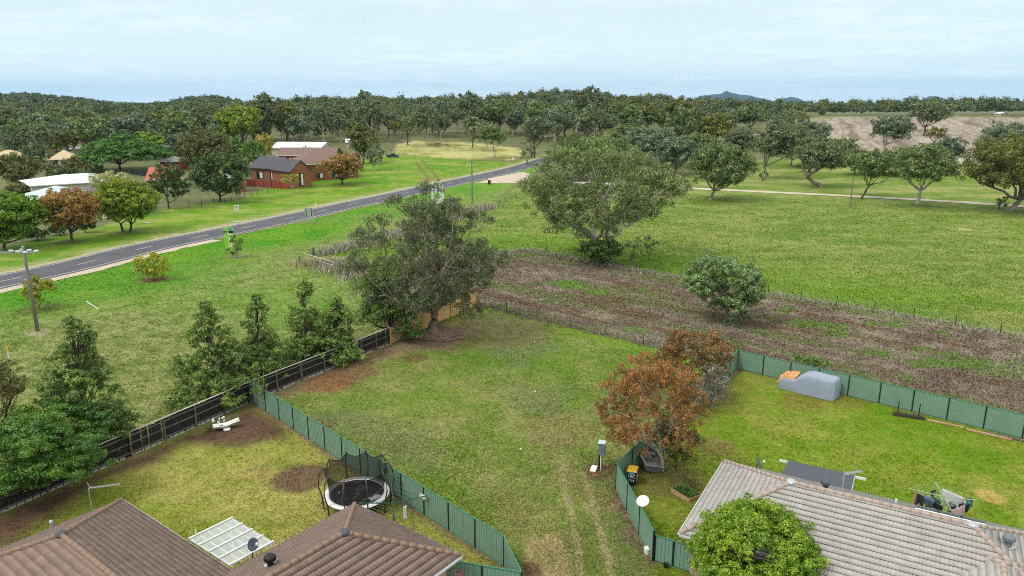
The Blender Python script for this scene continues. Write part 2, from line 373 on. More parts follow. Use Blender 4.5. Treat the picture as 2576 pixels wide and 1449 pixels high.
SPOTS = [  # px centre, radius m (a, b), colour, strength; darker green rounds under trees are painted shade
    ((753, 1203), 2.15, (.135, .085, .05), .95), ((388, 703), 1.9, (.16, .09, .05), .9), ((105, 775), 2.6, (.11, .13, .03), .7), ((598, 645), 1.8, (.22, .19, .1), .8),
    ((98, 838), 1.4, (.34, .30, .19), .8), ((780, 562), 2.0, (.12, .12, .04), .6), ((1110, 845), 4.0, (.18, .12, .095), .8), ((1250, 830), 6.5, (.2, .16, .07), .5),
    ((830, 965), 2.2, (.22, .10, .05), .8), ((900, 935), 2.0, (.2, .11, .06), .7), ((1045, 900), 1.2, (.15, .08, .04), .7), ((1515, 1190), 1.2, (.16, .10, .05), .7),
    ((1670, 1205), 2.6, (.15, .11, .05), .6), ((1790, 1120), 1.6, (.24, .17, .07), .5), ((1770, 990), 2.8, (.15, .11, .06), .6), ((2130, 1010), 1.6, (.17, .13, .03), .5), ((2020, 1010), 2.0, (.2, .13, .04), .5),
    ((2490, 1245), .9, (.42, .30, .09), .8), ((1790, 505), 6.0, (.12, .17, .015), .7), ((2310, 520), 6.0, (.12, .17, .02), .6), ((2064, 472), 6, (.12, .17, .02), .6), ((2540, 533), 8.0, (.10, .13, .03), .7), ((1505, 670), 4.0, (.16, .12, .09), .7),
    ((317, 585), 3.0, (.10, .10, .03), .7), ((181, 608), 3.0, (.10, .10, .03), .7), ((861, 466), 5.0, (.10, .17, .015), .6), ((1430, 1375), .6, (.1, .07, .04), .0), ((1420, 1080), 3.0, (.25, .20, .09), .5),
    ((1330, 1437), .8, (.16, .09, .05), .8), ((1610, 1350), 1.3, (.20, .15, .09), .7), ((1555, 1265), .9, (.2, .15, .09), .6), ((1100, 1010), 4, (.13, .22, .02), .35), ((805, 1068), 1.5, (.15, .10, .05), .6),
    ((1880, 925), 1.6, (.22, .13, .09), .7), ((620, 1100), 1.5, (.12, .075, .045), .7), ((650, 1190), 1., (.3, .22, .08), .6), ((2425, 577), 1.6, (.5, .5, .22), .5), ((1500, 795), 2.0, (.4, .36, .22), .5), ((2460, 920), 3.0, (.10, .22, .02), .5),
    ((1430, 715), 2.5, (.12, .26, .02), .8), ((1500, 735), 1.8, (.12, .26, .02), .7), ((1080, 452), 3, (.30, .14, .07), .7), ((1600, 830), 1.8, (.12, .25, .03), .6), ((1710, 600), 4, (.13, .2, .02), .4)]
SPOTW = [(G(*c)[:2], r, col, s) for c, r, col, s in SPOTS]
def lerp(c, d, t): return c*(1-t[..., None])+np.array(d)*t[..., None] if not isinstance(d, np.ndarray) or d.ndim == 1 else c*(1-t[..., None])+d*t[..., None]
def mixc(a, b, t): return np.array(a)*(1-t[..., None])+np.array(b)*t[..., None]
def gcol(x, y):
    """colour of the ground cover at plan points, some tree shade painted in"""
    x = np.asarray(x, float); y = np.asarray(y, float)
    jx = (fbm(x/5, y/5, 40, 3)-.5)*3; jy = (fbm(x/5, y/5, 50, 3)-.5)*3
    n1 = fbm(x/22, y/22, 1); n2 = fbm(x/6, y/6, 7); n3 = fbm(x/1.7, y/1.7, 13); n4 = fbm(x/.6, y/.6, 21, 3)
    t = sstep(.3, .7, n2*.5+n3*.5)
    c = mixc((.10, .125, .045), (.17, .17, .075), t)                           # woodland floor
    def reg(name, soft=.6, j=.25):
        return sstep(-soft, soft, sdist(x+jx*j, y+jy*j, POLY[name]))
    # far lawn beside the houses
    g = mixc((.085, .215, .004), (.17, .265, .02), sstep(.35, .65, n2*.4+n1*.2+n3*.4)); g = lerp(g, (.27, .30, .07), sstep(.52, .7, fbm(x/9, y/3.2, 61))*.75)
    c = lerp(c, g, reg('farlawn', 1.5))
    rd = ldist(x, y, RCs)
    g = lerp(mixc((.11, .23, .012), (.22, .26, .06), sstep(.3, .7, n3)), (.40, .36, .2), sstep(9.5, 4.5, rd+jx)*sstep(.25, .5, n2)*.7)
    c = lerp(c, g, sstep(12, 7, rd)*sstep(2500, 200, y))
    # near verge: green by the road, drier and tufted by the timber fence
    dryf = np.clip(sstep(10, 34, rd+jx*1.2)*.9+(n1-.5)*1.2, 0, 1)
    g = mixc(mixc((.065, .235, .003), (.125, .26, .012), sstep(.3, .7, n2)), mixc((.13, .185, .035), (.26, .27, .10), sstep(.28, .7, n3*.6+n4*.4)), dryf)
    c = lerp(c, g, reg('verge', .6, .1))
    # paddock
    near = sstep(26, 6, ldist(x, y, W2)+jx*1.5)*sstep(.25, .6, fbm(x/14, y/14, 90)+.1)
    g = mixc((.125, .20, .022), (.235, .275, .07), sstep(.3, .7, fbm(x/7, y/2.6, 33)*.5+n3*.5)); g = lerp(g, (.13, .25, .012), near*.75)
    g = lerp(g, (.10, .19, .02), sstep(.56, .66, fbm(x/16, y/6, 77))*.5)
    c = lerp(c, g, reg('paddock', .8, .3))
    g = mixc((.12, .20, .02), (.25, .27, .08), sstep(.35, .62, fbm(x/14, y/5, 133)))
    c = lerp(c, g, reg('farpad', 2, 1))
    g = mixc((.24, .25, .06), (.44, .42, .17), sstep(.3, .62, fbm(x/9, y/5, 143)*.6+n3*.4)); c = lerp(c, g, reg('straw', 1.5, .5))
    # stubble field with sown rows
    u = x*.375+y*.927
    v_ = x*.927-y*.375+(fbm(x/60, y/60, 8)-.5)*10
    g = mixc((.24, .19, .145), (.38, .325, .26), sstep(.3, .7, fbm(v_/1.7, u/22, 151)))
    row = np.maximum(sstep(.6, .95, np.sin(v_/1.15)*.5+.5)*.6, sstep(.72, .95, np.sin(v_/3.1+1)*.5+.5))*sstep(.38, .55, fbm(v_/8, u/40, 160))
    g = lerp(g, (.12, .085, .05), row*.75); g = lerp(g, (.2, .19, .11), sstep(.58, .7, fbm(x/30, y/30, 170))*.5)
    c = lerp(c, g, np.maximum(reg('plough', 2, 1), reg('plough2', 2, 1)))
    edge = sdist(x, y, POLY['plough']); c = lerp(c, (.36, .34, .17), sstep(-26, -3, edge)*sstep(1, -2, edge)*sstep(330, 420, np.hypot(x, y))*.9)
    # weed field
    g = mixc((.165, .125, .095), (.30, .255, .195), sstep(.3, .7, fbm(x/1.2, y/1.2, 180)*.6+n2*.4))
    st = fbm((x*.72-y*.69)/14.0, (x*.69+y*.72)/2.4, 190)
    g = lerp(g, (.15, .19, .065), sstep(.46, .6, st)*.85); g = lerp(g, (.17, .10, .065), sstep(.58, .70, fbm((x*.72-y*.69)/17.0, (x*.69+y*.72)/1.5, 210))*.75)
    g = lerp(g, (.10, .22, .02), sstep(.66, .74, fbm(x/3.2, y/3.2, 200))*.8)
    c = lerp(c, g, reg('weed', .5, .12))
    # mown block in the middle
    g = mixc((.11, .19, .018), (.25, .245, .085), sstep(.3, .75, n1*.3+n2*.3+n3*.4)); g = lerp(g, (.15, .175, .07), sstep(.45, .65, fbm(x/8, y/8, 220))*.75)
    g = lerp(g, (.14, .235, .01), sstep(3.5, 1.0, ldist(x, y, F1)+jx)*.6); g = lerp(g, (.14, .245, .012), sstep(3.0, .8, ldist(x, y, W1)+jx*.5)*.75)
    c = lerp(c, g, reg('block', .5, .05))
    g = mixc((.105, .20, .004), (.23, .24, .04), sstep(.3, .68, n1*.3+n2*.35+n3*.35)); c = lerp(c, g, reg('yardr', .4, .03))
    g = mixc((.14, .20, .010), (.29, .275, .07), sstep(.3, .7, n1*.2+n2*.4+n3*.4)); c = lerp(c, g, reg('yardl', .4, .03))
    c = lerp(c, mixc((.085, .048, .032), (.135, .080, .052), n3), reg('soil1', 1.2, .5)*sstep(.15, .4, n3+.15)*reg('yardl', .3, 0))
    c = lerp(c, mixc((.21, .105, .055), (.24, .17, .11), n2), reg('soil2', 1.2, .7)*sstep(.38, .6, n3*.6+n2*.4)*.85)
    c = lerp(c, mixc((.26, .22, .09), (.40, .34, .17), n3), reg('dryp', .35, .12)*.97)
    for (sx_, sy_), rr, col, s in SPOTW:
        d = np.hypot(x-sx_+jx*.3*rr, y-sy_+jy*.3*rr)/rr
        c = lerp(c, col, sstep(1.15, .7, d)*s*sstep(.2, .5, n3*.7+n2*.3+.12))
    for i, tl in enumerate(TIRE):
        d = ldist(x, y, [tuple(p) for p in tl]); wd = .32 if i < 2 else .8
        c = lerp(c, (.30, .27, .13) if i < 2 else (.16, .13, .05), sstep(wd, wd*.3, d+jx*.06)*.85*sstep(.2, .45, n3+.1))
    # bare strip along both faces of the sheet fences
    for ln, ww in ((F1, .6), (F3, .7), (F5, .35)):
        c = lerp(c, (.20, .14, .085), sstep(ww, ww*.3, ldist(x, y, ln)+jx*.12)*.75*sstep(.3, .5, n3+.1))
    return c*(.86+.28*n4[..., None])
# ground: one polar sheet, finest where the camera is nearest, reaching the horizon
def make_ground():
    az = np.concatenate([np.radians(np.arange(-180, -44, 6.)), np.radians(np.linspace(-44, 44, 740)), np.radians(np.arange(50, 181, 6.))])
    dep = np.radians(np.linspace(52, 1.6, 640)); r = np.concatenate([[.5, 6, 12], CAMH/np.tan(dep)]); r = r[(r < 900)]
    r = np.concatenate([r, np.geomspace(r[-1]*1.02, 14000, 90)])
    A, Rr = np.meshgrid(az, r); X = Rr*np.sin(A); Y = Rr*np.cos(A); Z = T(X, Y)
    Z = Z+np.where(Rr < 120, (fbm(X/3, Y/3, 300, 3)-.5)*.05, 0)
    nr, na = X.shape; idx = np.arange(nr*na).reshape(nr, na)
    F = np.stack([idx[:-1, :-1], idx[:-1, 1:], idx[1:, 1:], idx[1:, :-1]], -1).reshape(-1, 4)
    col = gcol(X.ravel(), Y.ravel())
    o = npmesh('ground', np.stack([X, Y, Z], -1).reshape(-1, 3), F[:, ::-1], colmat('ground_cover', ((2.1, .22), (7., .38), (.7, .10)), .9), col=col, smooth=True)
    tag(o, kind='structure')
make_ground()
def ribbon(name, line, off0, off1, z, mat_, seg=None, dash=None, jag=0., col=None):
    """strip along a plan line between two sideways offsets (positive = right)"""
    P = np.array(line); t = np.gradient(P, axis=0); t /= np.linalg.norm(t, axis=1)[:, None]; nrm = np.stack([t[:, 1], -t[:, 0]], -1)
    k = max(2, int(abs(off1-off0)/1.2)+1); offs = np.linspace(off0, off1, k); V = []
    for j, o_ in enumerate(offs):
        q = P+nrm*o_
        if jag and j in (0, k-1): q = q+nrm*((fbm(P[:, 0]/2.5, P[:, 1]/2.5, 400+j, 3)-.5)*jag)[:, None]
        V.append(np.stack([q[:, 0], q[:, 1], T(q[:, 0], q[:, 1])+z], -1))
    V = np.stack(V, 1); n = len(P); idx = np.arange(n*k).reshape(n, k)
    F = np.stack([idx[:-1, :-1], idx[:-1, 1:], idx[1:, 1:], idx[1:, :-1]], -1)
    if dash is not None: F = F[dash]
    return npmesh(name, V.reshape(-1, 3), F.reshape(-1, 4), mat_, smooth=True)
def resample(P, step):
    P = np.array(P); s = np.concatenate([[0], np.cumsum(np.linalg.norm(np.diff(P, axis=0), axis=1))]); q = np.arange(0, s[-1], step)
    return np.stack([np.interp(q, s, P[:, 0]), np.interp(q, s, P[:, 1])], -1)
RCf = resample(RC, 1.0)
asph = mat('asphalt', (.088, .090, .102), .85, .26, .35, bump=.4, bscale=30)
grav = mat('pale_gravel', (.50, .42, .33), .95, .22, 2.2, bump=.7, bscale=9)
dirt = mat('dirt_track', (.52, .46, .36), .95, .15, .9, bump=.5, bscale=6)
paint = mat('road_paint', (.66, .66, .64), .6, .35, 1.2)
tag(ribbon('gravel_shoulder', RCf[:95], 3.9, 6.3, .045, grav, jag=1.6), kind='structure')
tag(ribbon('gravel_shoulder', RCf[95:420], 3.9, 5.0, .045, mat('shoulder_soil', (.30, .26, .17), .95, .3, 1.), jag=1.2), kind='structure')
tag(ribbon('gravel_shoulder', RCf, -5.6, -3.9, .045, mat('shoulder_soil2', (.36, .33, .21), .95, .3, 1.), jag=1.2), kind='structure')
tag(ribbon('road', RCf, -4.15, 4.3, .075, asph, jag=.25), kind='structure')
RCm = resample(RC, .5)
for o_ in (-3.55, 3.55): tag(ribbon('road_marking', RCm, o_-.07, o_+.07, .083, paint), kind='structure')
tag(ribbon('road_marking', RCm, -.07, .07, .083, paint, dash=((np.arange(len(RCm)-1)*.5+2.5) % 12 < 3.2)), kind='structure')
tag(ribbon('dirt_track', resample(TRACK, 2.), -1.7, 1.7, .07, dirt, jag=.7), kind='structure')
def sheet(name, poly, z, mat_, step=1.0):
    lo = poly.min(0); hi = poly.max(0); xs = np.arange(lo[0], hi[0]+step, step); ys = np.arange(lo[1], hi[1]+step, step)
    X, Y = np.meshgrid(xs, ys); ins = sdist(X+(fbm(X/4, Y/4, 9, 3)-.5)*3, Y, poly) > 0; Z = T(X, Y)+z
    idx = np.arange(X.size).reshape(X.shape); m = ins[:-1, :-1] & ins[1:, 1:] & ins[1:, :-1] & ins[:-1, 1:]
    F = np.stack([idx[:-1, :-1], idx[:-1, 1:], idx[1:, 1:], idx[1:, :-1]], -1)[m]
    used = np.unique(F); rm = np.zeros(X.size, int); rm[used] = np.arange(len(used))
    return npmesh(name, np.stack([X, Y, Z], -1).reshape(-1, 3)[used], rm[F], mat_, smooth=True)
tag(sheet('gravel_area', POLY['gravel'], .06, grav), kind='structure')
# distant hills
def hills(name, cpx, items, r, base, mat_, w_=900, leaf=True):
    az = np.linspace(AZP(cpx[0]), AZP(cpx[1]), 160); prof = np.zeros_like(az)
    prof = np.interp(az, [AZP(p) for p, _ in items], [max(0, 29.5+(262-y_)/FPX*r) for _, y_ in items], left=0, right=0); prof = prof*(1+.07*(fbm(az*420, az*0, 31, 5)-.5)); depth = np.linspace(-1, 1, 9); V = []
    for d in depth: 
        rr = r+d*w_; V.append(np.stack([rr*np.sin(az), rr*np.cos(az), base+prof*(1-d*d)*(1+.12*(fbm(az*90, az*0+d*4, 37, 4)-.5))], -1))
    V = np.stack(V, 1); n, k = V.shape[:2]; idx = np.arange(n*k).reshape(n, k)
    F = np.stack([idx[:-1, :-1], idx[:-1, 1:], idx[1:, 1:], idx[1:, :-1]], -1).reshape(-1, 4)
    tag(npmesh(name, V.reshape(-1, 3), F[:, ::-1], mat_, smooth=True), kind='structure')
hm = mat('wooded_hill', (.045, .07, .05), .95, .35, .012, bump=0)
hills('hills', (1640, 2120), [(1700, 268), (1742, 250), (1758, 243), (1790, 239), (1812, 237), (1825, 231.5), (1838, 235), (1860, 240), (1885, 242), (1905, 247), (1930, 252), (1945, 255), (1962, 250), (1988, 245.5), (2008, 249), (2028, 257), (2090, 268)], 8000, -6, hm)
hills('hills', (2240, 2450), [(2285, 268), (2310, 255), (2335, 246), (2355, 246.5), (2380, 252), (2410, 257), (2445, 268)], 8000, -6, hm)
hills('hills', (120, 460), [(130, 268), (220, 260), (290, 257), (350, 259), (440, 268)], 9500, -6, hm)
# ================= VEGETATION =================
def unit(v): return v/np.maximum(np.linalg.norm(v, axis=-1, keepdims=True), 1e-9)
def leaves(rng, P, size, droop=0., asp=.5, outdir=None):
    """leaf-sized diamond faces centred on P"""
    n = len(P); s = size*(.6+.8*rng.random((n, 1))); a = unit(rng.normal(size=(n, 3)))
    if droop: a = unit(a*(1-droop)+np.array([0, 0, -1.])*droop*1.3)
    if outdir is not None:
        nr_ = unit(unit(outdir)+.42*rng.normal(size=(n, 3))); b = unit(np.cross(nr_, a)); a = unit(np.cross(b, nr_))
    else: b = rng.normal(size=(n, 3)); b = unit(b-a*(a*b).sum(-1, keepdims=True))
    c = np.cross(a, b)*s*.12
    V = np.stack([P-a*s*.5, P+b*s*asp*.5+c, P+a*s*.5, P-b*s*asp*.5+c], 1).reshape(-1, 3)
    F = np.arange(4*n).reshape(n, 4); r = np.repeat(rng.random(n), 4)
    return V, F, r
def tubes(paths, n=5):
    """many tapered tubes: each path is (pts (k,3), radii (k,))"""
    Vs = []; Fs = []; b = 0
    for P, r in paths:
        P = np.asarray(P, float); r = np.asarray(r, float); k = len(P); d = unit(np.gradient(P, axis=0))
        a = np.cross(d, [0.13, .21, .97]); a = unit(a); c = np.cross(d, a); t = np.arange(n)*2*math.pi/n
        V = P[:, None]+(a[:, None]*np.cos(t)[None, :, None]+c[:, None]*np.sin(t)[None, :, None])*r[:, None, None]
        Vs.append(V.reshape(-1, 3)); i = np.arange(k*n).reshape(k, n)+b; j = np.roll(i, -1, axis=1)
        Fs.append(np.stack([i[:-1], j[:-1], j[1:], i[1:]], -1).reshape(-1, 4)); b += k*n
    return np.concatenate(Vs), np.concatenate(Fs)
def bez(a, b, c, k, wob, rng):
    t = np.linspace(0, 1, k)[:, None]; p = (1-t)**2*a+2*t*(1-t)*b+t*t*c
    w_ = rng.normal(size=(k, 3))*wob; w_[0] = 0; w_[-1] = 0
    return p+w_
BARK = dict(
    gum=mat('bark_gum', (.34, .28, .23), .9, dirt=(.11, .075, .055), scale=1.1, bump=.5, bscale=6, stretch=(1, 1, .35)),
    pale=mat('bark_pale', (.60, .56, .49), .85, dirt=(.30, .23, .18), scale=.9, bump=.3, bscale=6, stretch=(1, 1, .3)),
    dark=mat('bark_dark', (.13, .10, .075), .95, dirt=(.05, .04, .03), scale=2.5, bump=.6, bscale=9, stretch=(1, 1, .3)))
LM = dict(
    gum=leafmat('leaf_gum', (.078, .102, .038), (.205, .25, .10), (.22, .15, .09), p3=.05),
    gumb=leafmat('leaf_gum_blue', (.075, .105, .052), (.20, .26, .135), (.24, .28, .12), p3=.06),
    gumg=leafmat('leaf_gum_green', (.075, .115, .025), (.21, .265, .075), (.24, .30, .07), p3=.1),
    olive=leafmat('leaf_olive', (.078, .095, .012), (.215, .235, .030), (.2, .13, .05), p3=.06),
    light=leafmat('leaf_light_green', (.085, .145, .035), (.25, .36, .12), (.3, .4, .18), p3=.1),
    oak=leafmat('leaf_silky', (.085, .145, .020), (.25, .35, .065), (.24, .32, .15), p3=.05),
    rich=leafmat('leaf_rich_green', (.034, .105, .008), (.145, .295, .022), (.11, .28, .03), p3=.1),
    lime=leafmat('leaf_lime', (.10, .165, .004), (.33, .40, .012), (.34, .36, .02), p3=.12),
    bright=leafmat('leaf_bright', (.075, .165, .004), (.25, .38, .012), (.26, .40, .02), p3=.14),
    orange=leafmat('leaf_orange', (.19, .14, .016), (.46, .25, .04), (.45, .17, .08), p3=.2),
    yellow=leafmat('leaf_yellow', (.25, .23, .01), (.48, .44, .02), (.30, .16, .03), p3=.15),
    red=leafmat('leaf_red_tips', (.105, .110, .020), (.36, .165, .040), (.65, .11, .08), p3=.055, nscale=.8),
    redol=leafmat('leaf_red_olive', (.095, .085, .018), (.26, .145, .035), (.38, .11, .05), p3=.07, nscale=.7),
    grey=leafmat('leaf_grey_shrub', (.13, .12, .085), (.30, .29, .20), (.40, .40, .28), p3=.1),
    dark=leafmat('leaf_dark', (.035, .065, .008), (.11, .175, .025), (.13, .20, .03), p3=.08),
    darkol=leafmat('leaf_dark_olive', (.075, .080, .012), (.20, .185, .04), None),
    bottle=leafmat('leaf_bottlebrush', (.10, .22, .004), (.34, .50, .015), (.42, .52, .05), p3=.1),
    cream=leafmat('leaf_cream_flower', (.12, .16, .03), (.42, .42, .16), (.62, .58, .33), p3=.35),
    autumn=leafmat('leaf_autumn_shrub', (.19, .23, .010), (.50, .50, .03), (.30, .13, .04), p3=.12))
def rand_ball(rng, n, shell=.0):
    v = unit(rng.normal(size=(n, 3))); r = rng.random((n, 1))**(1/3.)
    return v*(shell+(1-shell)*r)
def make_tree(seed, H, rx, z0, style='gum', off=(0., 0.), lean=(0., 0.), leaf='gum', bark='gum', K=34, lsize=.3, cov=1., asp=.5, droop=0., r0=None, rc=None, stems=1, ry=None, maxn=52000, twigs=True, gap=0., top=1.0, layers=False):
    """returns (trunk V,F, crown V,F,rnd) of one tree standing at the origin: H total height, rx crown half-width, z0 crown underside"""
    rng = np.random.default_rng(seed); ry = ry or rx; off = np.array([off[0], off[1]]); r0 = r0 or H*.022+.06
    ch = (H-z0)/2; cz = z0+ch; rc = rc or .30*rx
    # clump centres
    if style == 'conic':
        hz = rng.random(K)**1.15; c = np.zeros((K, 3)); rad = rx*(1-hz**1.35)**.9*(.30+.70*rng.random(K)**.5)+.04*rx; an = rng.random(K)*2*math.pi
        c[:, 0] = rad*np.cos(an); c[:, 1] = rad*np.sin(an); c[:, 2] = z0+(H-z0)*hz*.96; rcs = rc*(.55+.75*(1-hz))*(.7+.5*rng.random(K))
        c[:, :2] += off*hz[:, None]
    else:
        c = rand_ball(rng, K*4, .45 if style != 'shrub' else .2)
        if style == 'gum':
            lob = unit(rng.normal(size=(13, 3))); lob[:, 2] = np.where(lob[:, 2] < -.8, -lob[:, 2], lob[:, 2]); lob *= (.55+.30*rng.random((13, 1)))
            c = np.where(rng.random((K*4, 1)) < .72, lob[rng.integers(0, 13, K*4)]+rng.normal(size=(K*4, 3))*.2, c); nn_ = np.linalg.norm(c, axis=1); c = c[(nn_ < 1.05) & (c[:, 2] > -.95)]
        elif style == 'dome':
            c = c[(c[:, 2] > -.8)]; lob = unit(rng.normal(size=(12, 3)))*.8; c = c+.32*(lob[np.argmin(((c[:, None]-lob[None])**2).sum(-1), axis=1)]-c)
        elif style == 'umbrella': c = c[c[:, 2] > .0]; c[:, 2] = c[:, 2]*2-1; c[:, 2] = np.where(c[:, 2] < -.3, c[:, 2]*.75, c[:, 2])
        if style == 'shrub':
            lob = unit(rng.normal(size=(10, 3)))*.72; c = c+.35*(lob[np.argmin(((c[:, None]-lob[None])**2).sum(-1), axis=1)]-c)
        # spread the clumps apart
        sel = [0]
        for _ in range(min(K, len(c))-1):
            cand = rng.integers(0, len(c), 7); d = [min(np.linalg.norm((c[k]-c[sel])*[1, 1, ch/rx*1.2], axis=1)) for k in cand]; sel.append(int(cand[int(np.argmax(d))]))
        c = c[sel]; rcs = rc*(.65+.7*rng.random(len(c)))
        c = c*[rx-rc*.75, ry-rc*.75, max(ch-rc*.6, .1)]+[off[0], off[1], cz]
        if top != 1.0:  # narrower or wider at the top
            k = np.clip((c[:, 2]-z0)/(H-z0), 0, 1)[:, None]; c[:, :2] = off+(c[:, :2]-off)*(1+(top-1)*k)
    K = len(c)
    # skeleton
    lean = np.array([lean[0], lean[1], 0.]); paths = []
    forkz = max(z0*.85, H*.16) if style not in ('conic', 'shrub') else 0
    if style == 'conic':
        topp = np.array([off[0]*.9, off[1]*.9, H*.97]); P = bez(np.zeros(3), np.array([lean[0], lean[1], H*.5]), topp, 9, H*.006, rng); paths.append((P, np.linspace(r0, r0*.12, 9)))
        for i in range(K):
            t = max(.05, (c[i, 2]-rng.random()*.22*H)/H); a = P[min(8, int(t*8))]; m = (a+c[i])/2+[0, 0, .08*H*rng.random()]
            paths.append((bez(a, m, c[i]+unit(c[i]-a)*rcs[i]*.5, 5, .03, rng), np.linspace(r0*.28, .012, 5)))
    else:
        bases = []
        for s in range(stems):
            an = rng.random()*6.28; sp = 0 if stems == 1 else r0*1.6*stems**.5
            b0 = np.array([math.cos(an)*sp, math.sin(an)*sp, -.1]); fk = np.array([lean[0], lean[1], forkz])+(np.array([math.cos(an), math.sin(an), 0])*rx*.18 if stems > 1 else 0)
            if style == 'shrub': fk = b0+[0, 0, .12*H]
            P = bez(b0, b0*.6+fk*.4+[0, 0, forkz*.1], fk, 6, r0*.25, rng); rr = np.linspace(r0*1.15, r0*.78, 6); rr[0] *= 1.35
            if stems > 1: rr *= .65
            paths.append((P, rr)); bases.append((fk, rr[-1]))
        # primary limbs to groups of clumps, secondary to each clump
        nl = 3 if style == 'shrub' else int(rng.integers(4, 7)); nl = max(nl, stems)
        an0 = rng.random()*6.28; heads = []
        for i in range(nl):
            an = an0+i*6.283/nl+rng.normal()*.25; u = .35+.3*rng.random(); hz = forkz+(cz+ch*.25-forkz)*(.35+.65*rng.random())
            fk, rr = bases[i % len(bases)]; hd = np.array([off[0]*.8+math.cos(an)*rx*u, off[1]*.8+math.sin(an)*ry*u, hz])
            mid = fk*.45+hd*.55+np.array([math.cos(an)*rx*.08, math.sin(an)*ry*.08, (hz-forkz)*(-.12)])
            P = bez(fk, mid, hd, 7, r0*.35, rng); paths.append((P, np.linspace(rr*.72, rr*.34, 7))); heads.append((P, rr*.34))
        fk = bases[0][0]; hd = np.array([off[0]*.7, off[1]*.7, cz+ch*.35]); P = bez(fk, (fk+hd)/2+rng.normal(size=3)*rx*.05, hd, 7, r0*.3, rng); paths.append((P, np.linspace(bases[0][1]*.8, bases[0][1]*.3, 7))); heads.append((P, bases[0][1]*.3))
        for i in range(K):
            j = int(np.argmin([np.linalg.norm((h[0][-1]-c[i])*[1, 1, .8]) for h in heads])); P, rr = heads[j]; a = P[int(rng.integers(3, 7))]
            m = a*.5+c[i]*.5+np.array([0, 0, (c[i, 2]-a[2])*-.12+rx*.02])
            e = c[i]+unit(c[i]-a)*rcs[i]*.35
            paths.append((bez(a, m, e, 5, rr*.5, rng), np.linspace(rr*.75, rr*.16, 5)))
            if twigs:
                for q in range(3):
                    e2 = c[i]+unit(rng.normal(size=3))*rcs[i]*.8; st = paths[-1-q][0][3]; paths.append((bez(st, (st+e2)/2, e2, 3, .02, rng), np.linspace(rr*.25, .012, 3)))
    TV, TFc = tubes(paths, 6 if r0 > .2 else 5)
    # foliage
    area = (4*math.pi*rcs**2).sum(); n = int(min(maxn, cov*area/(lsize*lsize*asp*.5)*.30)); pk = rcs**2/(rcs**2).sum(); ci = rng.choice(K, n, p=pk)
    # sub-clumps give each mass of leaves a ragged outline
    sub = unit(rng.normal(size=(K, 9, 3))); sub[..., 2] = np.where(sub[..., 2] < -.5, -sub[..., 2], sub[..., 2]); sub *= (.35+.75*rng.random((K, 9, 1)))
    sp = sub[ci, rng.integers(0, 9, n)]; g_ = unit(rng.normal(size=(n, 3))+[0, 0, .55]); d = sp+g_*(.30*(.55+.6*rng.random((n, 1))))+rng.normal(size=(n, 3))*.05; od = g_+sp*.35
    dz = .8 if not layers else .42
    P = c[ci]+d*rcs[ci][:, None]*[1, 1, dz]
    if droop: P[:, 2] -= rng.random(n)**2*rcs[ci]*droop*.9
    kp = P[:, 2] > .05; P = P[kp]; od = od[kp]
    LV, LF, lr = leaves(rng, P, lsize, droop, asp, outdir=od)
    return TV, TFc, LV, LF, lr
NAMEB = BARK
def place_tree(name, label, loc, data, leaf, bark, group=None, rz=0, cat='tree', cname='crown'):
    o = thing(name, label, cat, loc, rz, group)
    TV, TFc, LV, LF, lr = data
    npmesh('trunk', TV, TFc, BARK[bark], o, smooth=True); npmesh(cname, LV, LF, LM[leaf], o, rnd=lr)
    return o
_seed = [100]
def tree(label, bx, by, xl, xr, yt, yb, name='tree', style='gum', leaf='gum', bark='gum', cat='tree', group=None, leanpx=0, px=2.15, base=None, depth=1.0, cname='crown', **k):
    """tree with its foot at the photo's ground point (bx,by); crown spans columns xl..xr and rows yt..yb"""
    _seed[0] += 1
    x, y, z = base or G(bx, by); d = dist(x, y); s = d/FPX
    H = zat(x, y, yt)-z; z0 = max(.0, zat(x, y, yb)-z); rx = (xr-xl)/2*s; off = ((xl+xr)/2-bx)*s
    # the crown's own half depth hides part of it; keep true size
    k.setdefault('lsize', max(.15, min(1.3, px*d*2.516/FPX)))
    data = make_tree(_seed[0], H, rx, z0, style, (off, 0), (leanpx*s, 0), ry=rx*depth, **k)
    return place_tree(name, label, (x, y, z-.05), data, leaf, bark, group, cat=cat, cname=cname)
LB = 'trees'
# --- the two big gums and the trees on the paddock ---
tree('huge spreading grey-green gum on the paddock edge, a dark bush at its foot', 1500, 655, 1305, 1722, 330, 612, name='gum_tree', bark='pale', K=100, rc=2.0, r0=.85, leaf='gumg', style='gum', maxn=80000, droop=.25, stems=2, cov=.95)
tree('big olive-grey gum over the timber fence with fallen branches at its foot', 1090, 838, 862, 1290, 470, 818, name='gum_tree', K=92, rc=1.35, r0=.5, leaf='gum', bark='gum', maxn=80000, droop=.35, leanpx=4, asp=.42, cov=.9)
tree('dense dark green tree against the left flank of the big gum at the timber fence', 985, 850, 868, 1060, 640, 835, name='tree', K=34, leaf='oak', bark='dark', style='shrub', droop=.3, cov=.9, maxn=42000)
tree('glossy deep green bush over the paling fence end, left of the big gum', 1035, 862, 985, 1078, 780, 862, name='bush', cat='bush', K=16, leaf='rich', bark='dark', style='shrub', cname='foliage', maxn=15000)
